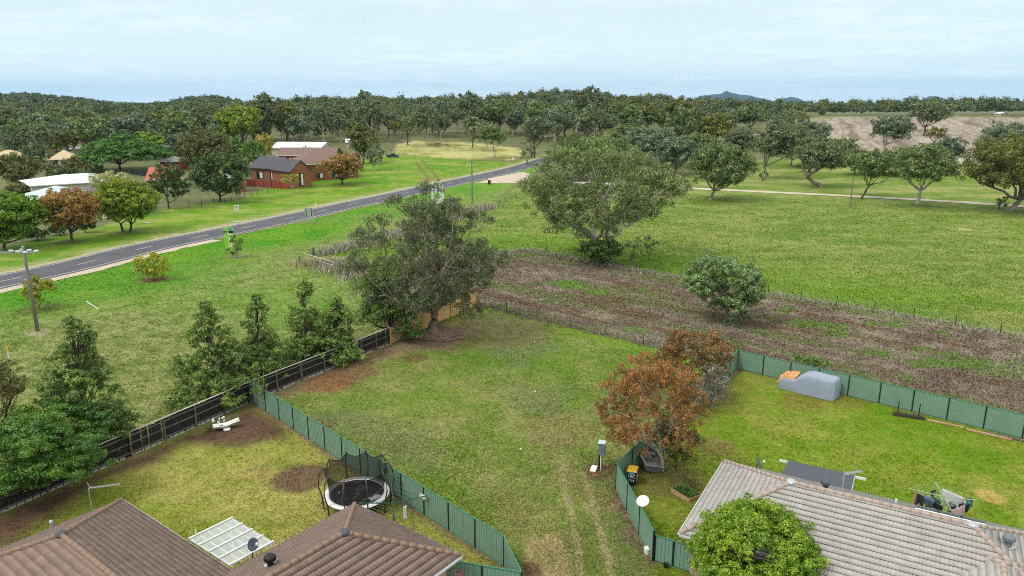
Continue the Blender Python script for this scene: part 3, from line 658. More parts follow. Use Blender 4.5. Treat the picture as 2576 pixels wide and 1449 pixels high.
# --- row of silky trees behind the timber fence ---
tree('tall silky tree with an open feathery top, farthest left of the fence row', 218, 1150, 118, 350, 788, 1120, style='conic', leaf='oak', bark='dark', K=120, rc=.72, r0=.2, maxn=70000, cov=1.35)
tree('bushy silky tree behind the paling fence, just left of the white slide', 540, 1010, 448, 640, 755, 1002, style='conic', leaf='oak', bark='dark', K=120, rc=.70, r0=.16, maxn=60000, cov=1.5)
tree('silky tree with a pointed top above the corner where the two fences meet', 655, 965, 598, 730, 738, 960, style='conic', leaf='oak', bark='dark', K=85, rc=.65, r0=.14, maxn=45000, cov=1.5)
tree('thin silky tree with a bare spire top, tallest of the middle fence row', 772, 925, 715, 845, 690, 922, style='conic', leaf='oak', bark='dark', K=85, rc=.65, r0=.15, maxn=45000, cov=1.5)
tree('silky tree beside the dense dark tree, farthest right of the fence row', 845, 905, 790, 925, 745, 905, style='conic', leaf='oak', bark='dark', K=85, rc=.7, r0=.14, maxn=45000, cov=1.5)
tree('rich green leafy tree filling the left corner over the paling fence', 95, 1235, -90, 335, 975, 1275, style='shrub', leaf='rich', bark='dark', K=90, rc=1.05, r0=.25, maxn=80000, layers=True, cov=1.0)
tree('olive branchy tree at the far left edge behind the leafy green tree', -10, 1150, -70, 95, 885, 1100, style='gum', leaf='darkol', bark='dark', K=22, maxn=20000)
tree('small lime green sapling over the corner of the sheet fence', 660, 1030, 625, 690, 905, 1010, style='gum', leaf='bright', bark='pale', K=12, r0=.05, maxn=9000, name='sapling')
# --- middle and right block ---
tree('round pale green gum standing in the weedy strip', 1815, 812, 1702, 1925, 632, 800, leaf='light', bark='gum', K=110, style='dome', rc=1.0, r0=.14, stems=4, maxn=52000, cov=1.05)
tree('grey-green bushy sapling beside the pale green gum', 1850, 825, 1820, 1900, 775, 825, leaf='gumb', K=10, style='shrub', name='bush', cat='bush', cname='foliage', r0=.05, maxn=7000)
tree('olive tree with rusty red tips at the back of the sheet fence', 1765, 985, 1630, 1862, 808, 975, leaf='redol', bark='gum', K=46, style='shrub', rc=.8, r0=.15, stems=3, maxn=46000, cov=1.0)
tree('grey dying shrub with pale seed heads between the two red trees', 1785, 1035, 1725, 1850, 905, 1020, leaf='grey', bark='gum', K=18, style='shrub', r0=.08, name='bush', cat='bush', cname='foliage', maxn=14000, cov=.6)
tree('rusty red gum with white limbs leaning over the small boat', 1662, 1190, 1490, 1768, 885, 1150, leaf='red', bark='pale', K=110, rc=.62, r0=.13, style='gum', stems=2, droop=.4, maxn=60000, asp=.4, cov=.85, leanpx=-12)
tree('dark drooping bush at the foot of the red gum', 1700, 1185, 1645, 1768, 1060, 1175, leaf='darkol', bark='dark', K=18, style='shrub', name='bush', cat='bush', cname='foliage', r0=.06, maxn=15000, droop=.4)
tree('bright lime bottlebrush in front of the grey tiled roof', 1870, 1520, 1722, 2055, 1265, 1520, leaf='bottle', bark='dark', K=300, style='dome', rc=.62, r0=.12, maxn=130000, asp=.38, cov=1.5, px=2.0)
tree('feathery green bush behind the right sheet fence beyond the covered car', 2037, 938, 1985, 2092, 890, 935, leaf='oak', bark='dark', K=14, style='shrub', name='bush', cat='bush', cname='foliage', r0=.04, maxn=12000)
tree('dark ivy-green bush wrapped round the foot of the huge gum', 1505, 668, 1430, 1580, 592, 668, base=(13.5, 107.5, 0), leaf='dark', bark='dark', K=22, style='shrub', name='bush', cat='bush', cname='foliage', maxn=16000)
tree('slim grey sapling just right of the bush at the huge gum', 1585, 672, 1562, 1620, 590, 655, leaf='gumb', bark='dark', K=9, r0=.05, name='sapling', maxn=5000)
tree('tiny grey sapling in the paddock right of the huge gum', 1632, 655, 1610, 1660, 585, 640, leaf='gumb', bark='dark', K=7, r0=.05, name='sapling', maxn=3000)
# --- roadside shrubs ---
tree('yellowing shrub behind the near power pole', 100, 778, 50, 160, 685, 776, leaf='autumn', bark='dark', K=20, style='shrub', r0=.05, name='bush', cat='bush', cname='foliage', maxn=15000, top=.55)
tree('round golden green shrub alone by the road in a ring of bare soil', 388, 704, 342, 440, 632, 704, leaf='autumn', bark='dark', K=20, style='shrub', r0=.05, name='bush', cat='bush', cname='foliage', maxn=15000)
tree('thin brownish shrub in front of the green sale sign', 598, 648, 566, 618, 588, 647, leaf='darkol', bark='dark', K=11, style='shrub', r0=.04, name='bush', cat='bush', cname='foliage', maxn=5000)
tree('tiny green sapling alone on the far lawn', 1005, 423, 1001, 1010, 413, 423, leaf='bright', bark='dark', K=4, style='shrub', r0=.04, name='sapling', maxn=500)
# --- far side of the road, left ---
tree('round bright green tree at the left edge beyond the road', 12, 628, -75, 132, 472, 618, leaf='bright', bark='dark', K=80, style='shrub', rc=1.7, r0=.25, maxn=50000, cov=1.4)
tree('orange autumn tree beside the white roof', 181, 607, 108, 258, 468, 588, leaf='orange', bark='dark', K=60, style='dome', rc=1.4, r0=.26, maxn=36000, cov=1.3)
tree('lime yellow spreading tree with a short forked trunk by the road', 317, 584, 236, 414, 450, 568, leaf='lime', bark='dark', K=62, style='dome', rc=1.7, r0=.36, maxn=40000, stems=2, cov=1.3)
tree('cream flowering round tree behind the lime tree', 292, 540, 226, 345, 432, 500, leaf='cream', bark='dark', K=26, style='dome', rc=1.8, r0=.15, maxn=14000)
tree('dark broad shade tree left of the olive round one near the fence', 425, 525, 375, 490, 398, 515, leaf='dark', bark='dark', K=34, style='shrub', r0=.2, maxn=22000)
tree('very dense dark green tree in front of the brick house', 555, 508, 468, 640, 372, 506, leaf='dark', bark='dark', K=60, style='shrub', rc=2.0, r0=.3, maxn=36000)
tree('olive brown domed tree rising behind the dense dark tree', 530, 470, 455, 606, 332, 440, leaf='darkol', bark='dark', K=38, style='dome', rc=2.8, r0=.3, maxn=26000)
tree('wide dark umbrella-shaped shade tree among the houses', 303, 430, 200, 425, 326, 424, leaf='rich', bark='dark', K=60, style='umbrella', rc=3.6, r0=.4, maxn=36000, layers=True)
tree('fresh green umbrella tree behind the dark shade tree', 392, 400, 340, 430, 320, 380, leaf='bright', bark='dark', K=22, style='umbrella', maxn=9000, layers=True)
tree('round green tree behind the cream roof', 142, 382, 103, 180, 340, 378, leaf='bright', bark='dark', K=20, style='dome', maxn=9000)
tree('dark green pointed tree left of the cream roof', 92, 425, 58, 125, 355, 420, leaf='dark', bark='dark', K=24, style='dome', maxn=12000)
tree('olive bushy tree between the left houses', 50, 478, -15, 115, 382, 470, leaf='olive', bark='dark', K=34, style='dome', maxn=18000)
tree('low dark tree at the left edge behind the houses', 35, 385, 5, 70, 350, 384, leaf='dark', bark='dark', K=16, style='dome', maxn=6000)
tree('small layered green tree in front of the cream house', 192, 440, 150, 226, 394, 432, leaf='darkol', bark='dark', K=18, style='umbrella', maxn=8000)
tree('small brown-green tree beside the cream roofed house', 125, 440, 105, 148, 400, 438, leaf='darkol', bark='dark', K=12, style='dome', maxn=4000)
tree('clipped hedge behind the big white roof', 165, 445, 138, 202, 424, 446, leaf='dark', bark='dark', K=14, style='shrub', name='hedge', cat='hedge', cname='foliage', maxn=5000)
tree('yellow green tree behind the grey roof among the houses', 450, 368, 422, 475, 318, 362, leaf='lime', bark='dark', K=16, style='dome', maxn=6000)
tree('tall bright green tree rising over the houses left of the tallest gum', 612, 385, 552, 672, 264, 350, leaf='lime', bark='dark', K=44, style='dome', rc=3.6, r0=.4, maxn=26000)
tree('tallest dark gum standing above the skyline', 672, 372, 634, 708, 229, 345, leaf='gum', bark='gum', K=36, style='gum', rc=3.2, r0=.4, maxn=20000)
tree('yellow leaved tree behind the black roofed house', 665, 400, 640, 694, 330, 392, leaf='yellow', bark='dark', K=22, style='dome', maxn=9000)
tree('dark green tree left of the yellow one', 640, 420, 598, 672, 352, 412, leaf='rich', bark='dark', K=26, style='dome', maxn=10000)
tree('round green bush in front of the brick wall', 707, 456, 689, 735, 420, 456, leaf='rich', bark='dark', K=12, style='shrub', name='bush', cat='bush', cname='foliage', maxn=5000)
tree('small yellow orange tree on the lawn before the brick house', 737, 487, 709, 760, 432, 472, leaf='yellow', bark='pale', K=16, style='dome', maxn=6000, r0=.09)
tree('green bush with a short stem by the brick gable', 801, 451, 779, 820, 404, 442, leaf='bright', bark='dark', K=14, style='dome', maxn=5000)
tree('wide orange and green autumn tree in front of the tiled house', 861, 465, 806, 912, 389, 452, leaf='orange', bark='dark', K=34, style='dome', rc=2.4, r0=.28, maxn=16000)
tree('tall olive green tree behind the autumn tree', 915, 412, 870, 958, 311, 402, leaf='olive', bark='dark', K=34, style='dome', rc=3.0, r0=.3, maxn=16000, top=.7)
tree('dark drooping tree beside the olive one near the lawn', 942, 428, 916, 972, 352, 424, leaf='gum', bark='pale', K=26, style='dome', maxn=12000, droop=.5)
tree('dark green conifer-like bush behind the tiled roof', 848, 392, 832, 870, 372, 392, leaf='rich', bark='dark', K=8, style='shrub', name='bush', cat='bush', cname='foliage', maxn=2500)
tree('brown twiggy bush left of the olive tree', 905, 402, 888, 924, 370, 402, leaf='redol', bark='dark', K=9, style='shrub', name='bush', cat='bush', cname='foliage', maxn=2500)
tree('dark bush at the lawn edge below the olive tree', 908, 430, 895, 922, 405, 429, leaf='dark', bark='dark', K=9, style='shrub', name='bush', cat='bush', cname='foliage', maxn=2500)
tree('low dark bush in front of the white roofed shed', 770, 388, 750, 792, 366, 386, leaf='dark', bark='dark', K=9, style='shrub', name='bush', cat='bush', cname='foliage', maxn=2500)
for i, (bx, by, xl, xr, yt, lf, lb) in enumerate([(150, 592, 120, 185, 560, 'dark', 'low dark bush behind the orange tree'), (215, 585, 190, 250, 545, 'dark', 'dark bush between the orange and lime trees'), (95, 605, 60, 130, 575, 'dark', 'dark undergrowth right of the round green tree'), (60, 500, 20, 100, 455, 'darkol', 'olive bush at the left end of the white roof'), (150, 455, 110, 190, 425, 'dark', 'dark round bush behind the white roof'), (240, 440, 215, 268, 412, 'dark', 'dark bush at the left foot of the shade tree'), (350, 505, 325, 380, 470, 'dark', 'dark bush right of the lime tree'), (480, 425, 455, 505, 385, 'darkol', 'olive bush below the grey roof'), (445, 400, 420, 470, 368, 'dark', 'dark bush in front of the grey roof'), (20, 440, -15, 50, 400, 'dark', 'dark round bush at the left edge between houses'), (615, 445, 590, 640, 395, 'dark', 'dark tree behind the dense dark one, left of the black roof'), (870, 445, 855, 890, 420, 'rich', 'green bush behind the right side of the autumn tree'), (590, 395, 560, 620, 345, 'rich', 'deep green bush below the tall bright tree'), (735, 395, 715, 752, 376, 'rich', 'green bush between the white shed and tiled roof')]):
    tree(lb, bx, by, xl, xr, yt, by-1, leaf=lf, bark='dark', K=18, style='shrub', name='bush', cat='bush', cname='foliage', maxn=7000, r0=.06, cov=1.2)
# --- gums in the middle distance ---
tree('gum with bare white upper limbs beside the heap of dead wood', 1071, 369, 1028, 1120, 262, 345, leaf='gum', bark='pale', K=30, rc=3.0, r0=.45, maxn=12000)
tree('slender gum left of the white limbed gum', 1026, 364, 1005, 1048, 290, 338, leaf='gumg', bark='dark', K=16, maxn=6000)
tree('light green gum on the lawn beyond the dry grass', 1248, 400, 1196, 1280, 313, 372, leaf='gumg', bark='pale', K=26, rc=2.4, r0=.2, maxn=12000, stems=2)
tree('two-stemmed pale gum behind the light green one', 1221, 379, 1175, 1245, 300, 360, leaf='gum', bark='pale', K=24, stems=2, maxn=10000)
tree('gum standing in dry grass left of the two-stemmed gum', 1189, 373, 1150, 1222, 288, 352, leaf='gum', bark='gum', K=26, maxn=10000)
tree('dark gum with bare lower branches left of the road bend', 1343, 398, 1308, 1398, 288, 372, leaf='gum', bark='dark', K=32, stems=3, maxn=16000)
tree('dead-looking thin tree by the road bend', 1322, 415, 1300, 1352, 350, 410, leaf='gum', bark='dark', K=10, stems=3, maxn=1500, r0=.15)
tree('blue-green gum behind the huge gum', 1660, 415, 1560, 1722, 316, 400, leaf='gumb', bark='gum', K=50, style='dome', rc=3.4, maxn=22000)
tree('second blue-green gum right of the road', 1700, 440, 1640, 1760, 348, 430, leaf='gumb', bark='gum', K=34, style='dome', rc=2.6, maxn=18000)
tree('green gum behind the left shoulder of the huge gum', 1450, 452, 1375, 1545, 345, 440, leaf='gumg', bark='gum', K=40, style='dome', rc=3.0, maxn=20000)
tree('large domed gum with a dark leaning trunk left of the pale track', 1786, 504, 1722, 1908, 350, 484, leaf='gumg', bark='gum', K=54, style='dome', rc=2.5, r0=.38, maxn=36000, droop=.2, leanpx=8)
tree('gum with open crown and a small round bush at its foot', 1930, 448, 1880, 2015, 305, 415, leaf='gum', bark='gum', K=42, rc=3.0, r0=.4, maxn=22000, leanpx=-10)
tree('gum leaning back over the pale track with a heavy grey trunk', 2064, 471, 1990, 2120, 345, 440, leaf='gum', bark='gum', K=42, rc=2.6, r0=.55, maxn=24000, leanpx=-36, style='dome')
tree('low spreading gum with forked dark trunk right behind the lone pole', 2173, 501, 2118, 2262, 378, 462, leaf='gumg', bark='dark', K=42, rc=2.0, r0=.33, maxn=24000, leanpx=22, stems=2)
tree('wide gum with bare white side limbs, right of the pole', 2306, 518, 2222, 2402, 362, 472, leaf='gumg', bark='pale', K=50, rc=2.1, r0=.38, maxn=30000, leanpx=5)
tree('large brownish gum at the right edge with a thick leaning trunk', 2540, 532, 2400, 2690, 336, 498, leaf='olive', bark='gum', K=64, rc=2.7, r0=.6, maxn=50000, leanpx=22, droop=.25)
tree('dark round bush at the foot of the right edge gum', 2512, 528, 2499, 2540, 487, 528, leaf='dark', bark='dark', K=12, style='shrub', name='bush', cat='bush', cname='foliage', maxn=7000)
tree('small dark bush under the open gum in the middle of the paddock', 1919, 455, 1903, 1936, 430, 456, leaf='rich', bark='dark', K=8, style='shrub', name='bush', cat='bush', cname='foliage', maxn=3000)
tree('dark bush under the leaning gum', 2020, 432, 1996, 2050, 405, 432, leaf='dark', bark='dark', K=10, style='shrub', name='bush', cat='bush', cname='foliage', maxn=4000)
tree('dark gum standing alone in the stubble field', 2325, 342, 2278, 2392, 250, 316, leaf='gum', bark='dark', K=38, style='dome', rc=3.4, maxn=15000)
tree('grey-green gum left of the lone one, below the stubble field', 2234, 390, 2188, 2290, 288, 362, leaf='gumb', bark='pale', K=34, rc=3.0, maxn=14000, leanpx=-12)
tree('olive bush between the stubble field and the creek gums', 2350, 365, 2320, 2380, 318, 360, leaf='olive', bark='dark', K=16, style='dome', maxn=6000)
tree('drooping olive gum right of the skyline ridge', 1695, 372, 1650, 1752, 245, 345, leaf='olive', bark='gum', K=38, style='dome', rc=4.0, maxn=16000)
tree('broad olive gum on the near side of the brown field', 1795, 375, 1745, 1842, 282, 362, leaf='olive', bark='dark', K=34, style='dome', rc=3.4, maxn=14000)
tree('bright rounded green gum by the brown field', 1885, 335, 1845, 1925, 262, 318, leaf='gumg', bark='dark', K=28, style='dome', rc=4.0, maxn=12000)
tree('grey gum behind the leaning gum at the field corner', 1990, 420, 1945, 2062, 335, 400, leaf='gum', bark='gum', K=34, style='dome', rc=2.8, maxn=15000)
tree('grey-green gum above the parked caravan', 2400, 408, 2335, 2425, 350, 402, leaf='gumb', bark='pale', K=30, rc=2.6, maxn=12000)
tree('tall grey-green gum behind the right edge gum', 2530, 425, 2450, 2640, 308, 415, leaf='gumb', bark='gum', K=46, style='dome', rc=3.4, maxn=18000)
tree('bushy gum in the creek line below the stubble field', 2150, 440, 2095, 2200, 372, 432, leaf='gumg', bark='dark', K=26, style='dome', maxn=10000)
tree('bushy dark gum behind the domed gum by the track', 1745, 425, 1700, 1815, 335, 405, leaf='gumg', bark='dark', K=34, style='dome', rc=2.6, maxn=14000)
tree('grey gum filling the gap behind the domed gum and the open one', 1850, 412, 1808, 1905, 318, 398, leaf='gum', bark='dark', K=34, style='dome', rc=2.8, maxn=14000)
tree('rounded grey-green gum at the left corner of the stubble field', 2035, 392, 1985, 2085, 300, 378, leaf='gumb', bark='dark', K=34, style='dome', rc=3.0, maxn=14000)
tree('dark gum low in the creek line behind the leaning gum', 2110, 415, 2065, 2160, 345, 405, leaf='gumg', bark='dark', K=28, style='dome', rc=2.6, maxn=11000)
tree('large dark gum at the near left corner of the skyline woodland on the right', 1600, 345, 1550, 1660, 262, 330, leaf='gumg', bark='dark', K=34, style='dome', rc=3.4, maxn=12000)
tree('big spreading gum behind the huge gum, left of the blue-green pair', 1560, 400, 1500, 1625, 312, 385, leaf='gumg', bark='gum', K=36, style='dome', rc=3.2, maxn=14000)
tree('low green gum in the creek line right of centre', 2260, 445, 2205, 2320, 368, 436, leaf='gumg', bark='dark', K=28, style='dome', maxn=11000)
tree('grey gum in the creek line near the pale car', 2360, 440, 2315, 2392, 365, 430, leaf='gum', bark='dark', K=24, style='dome', maxn=9000)
# --- woodland: individual trees copied from prototypes, the farthest as one mass ---
protos = []
for i, (lf, bk, st, H, rx, z0) in enumerate([('gum', 'gum', 'gum', 14, 6.2, 4.2), ('gumg', 'pale', 'gum', 12.5, 5.6, 3.6), ('gum', 'dark', 'dome', 13, 6.0, 4.5), ('gumb', 'gum', 'dome', 11.5, 5.4, 3.5), ('gumg', 'dark', 'dome', 14, 6.4, 4.4), ('olive', 'gum', 'dome', 13, 5.2, 4.5), ('gum', 'pale', 'gum', 15.5, 5.4, 6), ('gumb', 'pale', 'gum', 12, 5.8, 4)]):
    protos.append((make_tree(900+i, H, rx, z0, st, K=34, lsize=.85, rc=1.55, r0=.32, cov=1.25, asp=.62, maxn=5200, twigs=False), lf, bk))
pm = []
for data, lf, bk in protos:
    a = npmesh('trunk', data[0], data[1], BARK[bk], smooth=True); b = npmesh('crown', data[2], data[3], LM[lf], rnd=data[4]); pm.append((a.data, b.data)); bpy.data.objects.remove(a); bpy.data.objects.remove(b)
spots = []
def scatter(p0, p1, r0, r1, gap, seed, skip=()):
    rng = np.random.default_rng(seed); rr = r0
    while rr < r1:
        g = gap*(1+.25*(rr > 550)); az0, az1 = AZP(p0), AZP(p1); k = int(rr*(az1-az0)/g)
        for i in range(k):
            a = az0+(i+rng.random())*(az1-az0)/k; r = rr+rng.normal()*g*.35; x, y = r*math.sin(a), r*math.cos(a)
            spots.append((x, y, r))
        rr += g*.95
scatter(-450, 610, 330, 900, 12.5, 1); scatter(610, 985, 372, 900, 12, 2); scatter(985, 1330, 402, 900, 12, 3)
scatter(1330, 1640, 345, 880, 12, 4); scatter(1640, 1860, 400, 880, 12.5, 5); scatter(1860, 2030, 430, 880, 13, 6)
scatter(2030, 3000, 640, 860, 13, 7); scatter(1560, 2060, 318, 370, 17, 8); scatter(2480, 3000, 318, 370, 15, 9); scatter(-450, 60, 285, 330, 14, 10)
pts = np.array(spots); ok = np.ones(len(pts), bool)
for nme, m_ in (('plough', 3), ('plough2', 5), ('straw', 1), ('farlawn', 4), ('farpad', -30), ('gravel', 8)):
    ok &= sdist(pts[:, 0], pts[:, 1], POLY[nme]) < -m_ if m_ > 0 else ok
ok &= ldist(pts[:, 0], pts[:, 1], RCs) > 10
clear = fbm(pts[:, 0]/45, pts[:, 1]/45, 500, 3) > .36; ok &= clear | (pts[:, 2] > 620)
pts = pts[ok]; pts = pts[np.argsort(pts[:, 2])]; pts = pts[(np.abs(np.arctan2(pts[:, 0], pts[:, 1])) < .62) | (pts[:, 2] < 600)]
NIND = 175
inview = np.abs(np.arctan2(pts[:, 0], pts[:, 1])) < .60
ind = np.where(inview)[0][:NIND]; rest = np.setdiff1d(np.arange(len(pts)), ind)
WL = ['dark grey-green gum in the dense woodland behind the houses and fields', 'pale trunked gum in the dense woodland behind the houses and fields']
for k, i in enumerate(ind):
    x, y, r = pts[i]; j = int(RNG.integers(0, len(pm))); s = (.75+.75*RNG.random()**1.4); pale = protos[j][2] == 'pale'
    o = thing('gum_tree', WL[1] if pale else WL[0], 'tree', (x, y, float(T(x, y))-.1), RNG.random()*6.28, 'pale trunked woodland gums' if pale else 'dark woodland gums')
    o.scale = (s*(.9+.25*RNG.random()), s, s*(.88+.25*RNG.random()))
    for me in pm[j]:
        c = bpy.data.objects.new(me.name.split('.')[0], me); C.objects.link(c); c.parent = o
# far woodland mass: one object per leaf tone would split it, so one mesh with its own colours
def wood_mass(P, n_leaf, lsize, seed):
    rng = np.random.default_rng(seed); n = len(P); m = n*n_leaf; ti = np.repeat(np.arange(n), n_leaf)
    H = 8.5+9*rng.random(n)**1.5; rx = H*.38*(.8+.4*rng.random(n)); nc = 9
    cc = rand_ball(rng, n*nc, .45).reshape(n, nc, 3); cc[..., 2] = np.abs(cc[..., 2])*1.2-.3
    ck = cc[ti, rng.integers(0, nc, m)]; d = rng.normal(size=(m, 3))*.21
    L_ = (ck*.74+d); X = P[ti, 0]+L_[:, 0]*rx[ti]; Y = P[ti, 1]+L_[:, 1]*rx[ti]; Z = P[ti, 2]+H[ti]*(.64+.36*L_[:, 2])
    sz = lsize if np.ndim(lsize) == 0 else lsize[ti][:, None]
    V, F, r = leaves(rng, np.stack([X, Y, Z], -1), sz, 0, .62, outdir=L_*[.6, .6, .8]+d*2.2+[0, 0, .3])
    tone = rng.random(n); base = np.array([(.11, .135, .06), (.145, .18, .075), (.13, .165, .09), (.17, .185, .06)])[(tone*4).astype(int)]
    col = base[ti]*(.65+.8*rng.random((m, 1))); return V, F, np.repeat(col, 4, 0)
Pm = np.column_stack([pts[rest, 0], pts[rest, 1], T(pts[rest, 0], pts[rest, 1])]); nfar = len(Pm)
wm = colmat('woodland_leaves', (), 0)
if nfar:
    V, F, c = wood_mass(Pm, 300, .0016*np.maximum(pts[rest, 2], 350)*1.25, 77)
    tag(npmesh('woodland', V, F, wm, col=c), 'dense far eucalypt woodland covering the rise behind the fields', 'woodland', kind='stuff')
# wooded ridges farther off
rng = np.random.default_rng(5); Q = []
for (p0, p1, r0, r1, n) in ((-500, 640, 900, 1450, 1500), (-700, 360, 1450, 1850, 1500), (600, 1400, 880, 1250, 600), (1850, 3100, 860, 1500, 900)):
    a = AZP(p0)+(AZP(p1)-AZP(p0))*rng.random(n); r = r0+(r1-r0)*rng.random(n); Q.append(np.column_stack([r*np.sin(a), r*np.cos(a)]))
Q = np.concatenate(Q); Qm = np.column_stack([Q[:, 0], Q[:, 1], T(Q[:, 0], Q[:, 1])])
V, F, c = wood_mass(Qm, 90, np.full(len(Qm), 2.6), 78)
tag(npmesh('far_woodland', V, F, wm, col=c), 'distant wooded ridges along the skyline', 'woodland', kind='stuff')
# ---------------- grass and weeds ----------------
def tufts(name, poly, n, h, wd, colf, seed, nb=3, rmax=260, label='', lay=1.0, p=2., line=None, lw=1., jitter=.3, hpow=1.):
    rng = np.random.default_rng(seed); lo = np.min(poly, 0); hi = np.max(poly, 0); acc = []
    got = 0
    while got < n:
        u = rng.random(n*3); a = rng.uniform(-.66, .66, n*3); r0_, r1_ = 24., rmax
        r = 1/(1/r1_+u*(1/r0_-1/r1_)) if p == 2. else r0_*(r1_/r0_)**u
        x = r*np.sin(a); y = r*np.cos(a); m = (x > lo[0]) & (x < hi[0]) & (y > lo[1]) & (y < hi[1]); x = x[m]; y = y[m]
        if len(x) == 0: break
        m = sdist(x, y, poly) > .1; acc.append(np.column_stack([x[m], y[m]])); got += int(m.sum())
        if len(acc) > 60: break
    P = np.concatenate(acc)[:n]; return tuft_mesh(name, P, h, wd, colf, rng, nb, label, lay)
def tuft_mesh(name, P, h, wd, colf, rng, nb=3, label='', lay=1.0):
    n = len(P); z = T(P[:, 0], P[:, 1]); r = np.hypot(P[:, 0], P[:, 1]); k = np.maximum(1, r/55)[:, None]
    col = colf(P[:, 0], P[:, 1], rng); Vs = []; Cs = []
    for b in range(nb):
        an = rng.random((n, 1))*6.283; d = np.hstack([np.cos(an), np.sin(an)]); hh = h*(.45+.9*rng.random((n, 1))); ww = wd*(.6+.8*rng.random((n, 1)))*k
        base = P+rng.normal(size=(n, 2))*ww*.8; t = base+d*hh*(.35+.6*rng.random((n, 1)))*lay; s = np.hstack([-d[:, 1:], d[:, :1]])*ww*.5
        V = np.stack([np.hstack([base-s, z[:, None]-.02]), np.hstack([base+s, z[:, None]-.02]), np.hstack([t+s*.3, z[:, None]+hh]), np.hstack([t-s*.3, z[:, None]+hh*.97])], 1)
        Vs.append(V.reshape(-1, 3)); Cs.append(np.repeat(col*(.8+.4*rng.random((n, 1))), 4, 0))
    V = np.concatenate(Vs); return tag(npmesh(name, V, np.arange(len(V)).reshape(-1, 4), colmat('grass_blades', (), 0, spec=.1), col=np.concatenate(Cs)), label, 'grass', kind='stuff')
def grasscol(k=1.12, pale=0.):
    def f(x, y, rng):
        c = gcol(x, y)*k
        return c*(1-pale)+np.array([.34, .34, .13])*pale
    return f
def weedcol(x, y, rng):
    c = gcol(x, y)*1.15; n = len(x); u = rng.random(n); g = fbm(x/2.2, y/2.2, 600, 3)
    pal = np.array([(.17, .12, .095), (.27, .225, .18), (.17, .20, .085), (.15, .27, .04), (.55, .50, .33), (.22, .11, .08)])
    k = np.select([u < .36, u < .60, u < .60+.28*sstep(.35, .6, g)+.02, (u < .93) & (g > .58), u > .965], [0, 1, 2, 3, 4], 5)
    return c*.78+pal[k]*.27
tufts('lawn_grass', POLY['block'], 70000, .055, .05, grasscol(1.12), 1, label='short patchy grass of the open block in the middle', rmax=95)
tufts('lawn_grass', POLY['yardr'], 42000, .05, .05, grasscol(1.12), 2, label='short bright grass of the right backyard', rmax=80)
tufts('lawn_grass', POLY['yardl'], 30000, .05, .05, grasscol(1.12), 3, label='short yellowish grass of the left backyard', rmax=70)
tufts('verge_grass', POLY['verge'], 75000, .055, .055, grasscol(1.10), 4, label='green mown grass between the road and the timber fence', rmax=210)
tufts('paddock_grass', POLY['paddock'], 80000, .13, .05, grasscol(1.12, .12), 5, label='knee-high green grass of the open paddock', rmax=200, nb=2)
tufts('weeds', POLY['weed'], 90000, .10, .075, weedcol, 6, label='purple brown weeds and stubble in the strip between the wire fences', rmax=135)
def along(line, n, spread, seed):
    rng = np.random.default_rng(seed); L0 = resample(np.array(line, float), .3); i = rng.integers(0, len(L0)-1, n); return L0[i]+rng.normal(size=(n, 2))*spread
greycol = lambda x, y, rng: np.array([(.40, .36, .31), (.30, .27, .22), (.50, .47, .33), (.26, .27, .17)])[rng.integers(0, 4, len(x))]
strawcol = lambda x, y, rng: np.array([(.58, .55, .30), (.50, .46, .30), (.40, .38, .22), (.33, .33, .16)])[rng.integers(0, 4, len(x))]
rg = np.random.default_rng(9)
tuft_mesh('dry_grass', along(W2[1:], 4500, .6, 1), .28, .04, greycol, rg, 3, 'grey dead grass along the paddock fence', .8)
tuft_mesh('dry_grass', along([(-31.5, 107.5), (-24, 108.5)], 1800, .6, 2), .8, .05, strawcol, rg, 3, 'tall straw grass round the old gate posts', .5)
tuft_mesh('dry_grass', along([(-30.5, 116), (-22, 132), (-12, 155), (-5, 172)], 4500, 1.0, 3), .7, .06, greycol, rg, 3, 'grey grass along the paddock fence towards the road', .8)
tuft_mesh('dry_grass', along([(-27, 108), (-21, 101), (-17, 96), (-15, 88)], 4500, 1.6, 4), .7, .05, greycol, rg, 3, 'grey dry grass left of the big leaning gum', .7)
tuft_mesh('dry_grass', along(W1, 1400, .45, 5), .2, .05, lambda x, y, r: np.array([(.27, .20, .17), (.34, .29, .24), (.15, .18, .07)])[r.integers(0, 3, len(x))], rg, 3, 'brown dry weeds along the wire fence behind the block', .9)
# ================= FENCES =================
M_sheet = mat('sheet_green', (.185, .31, .225), .45, .10, .7, spec=.4)
M_post = mat('post_dark_green', (.012, .022, .018), .5)
M_rail = mat('rail_green', (.05, .20, .13), .45)
M_tim = mat('weathered_timber', (.20, .18, .155), .95, dirt=(.08, .07, .06), scale=3, bump=.3)
M_pale = mat('dark_paling', (.035, .030, .027), .95, dirt=(.012, .010, .009), scale=2.2, bump=.4, stretch=(3, 3, .6))
M_cap = mat('pale_capping', (.50, .48, .43), .9, .2, 4)
M_newt = mat('new_pine', (.62, .40, .16), .85, .2, 3)
M_iron = mat('black_iron', (.012, .012, .012), .6)
M_wire = mat('fence_wire', (.22, .21, .2), .5, metal=.4)
M_white = mat('white_paint', (.78, .78, .76), .5, .06, 3)
M_galv = mat('galvanised', (.46, .48, .50), .45, .12, 5, metal=.35)
M_black = mat('black_plastic', (.014, .014, .015), .55)
M_conc = mat('concrete', (.42, .40, .37), .9, .15, 2)
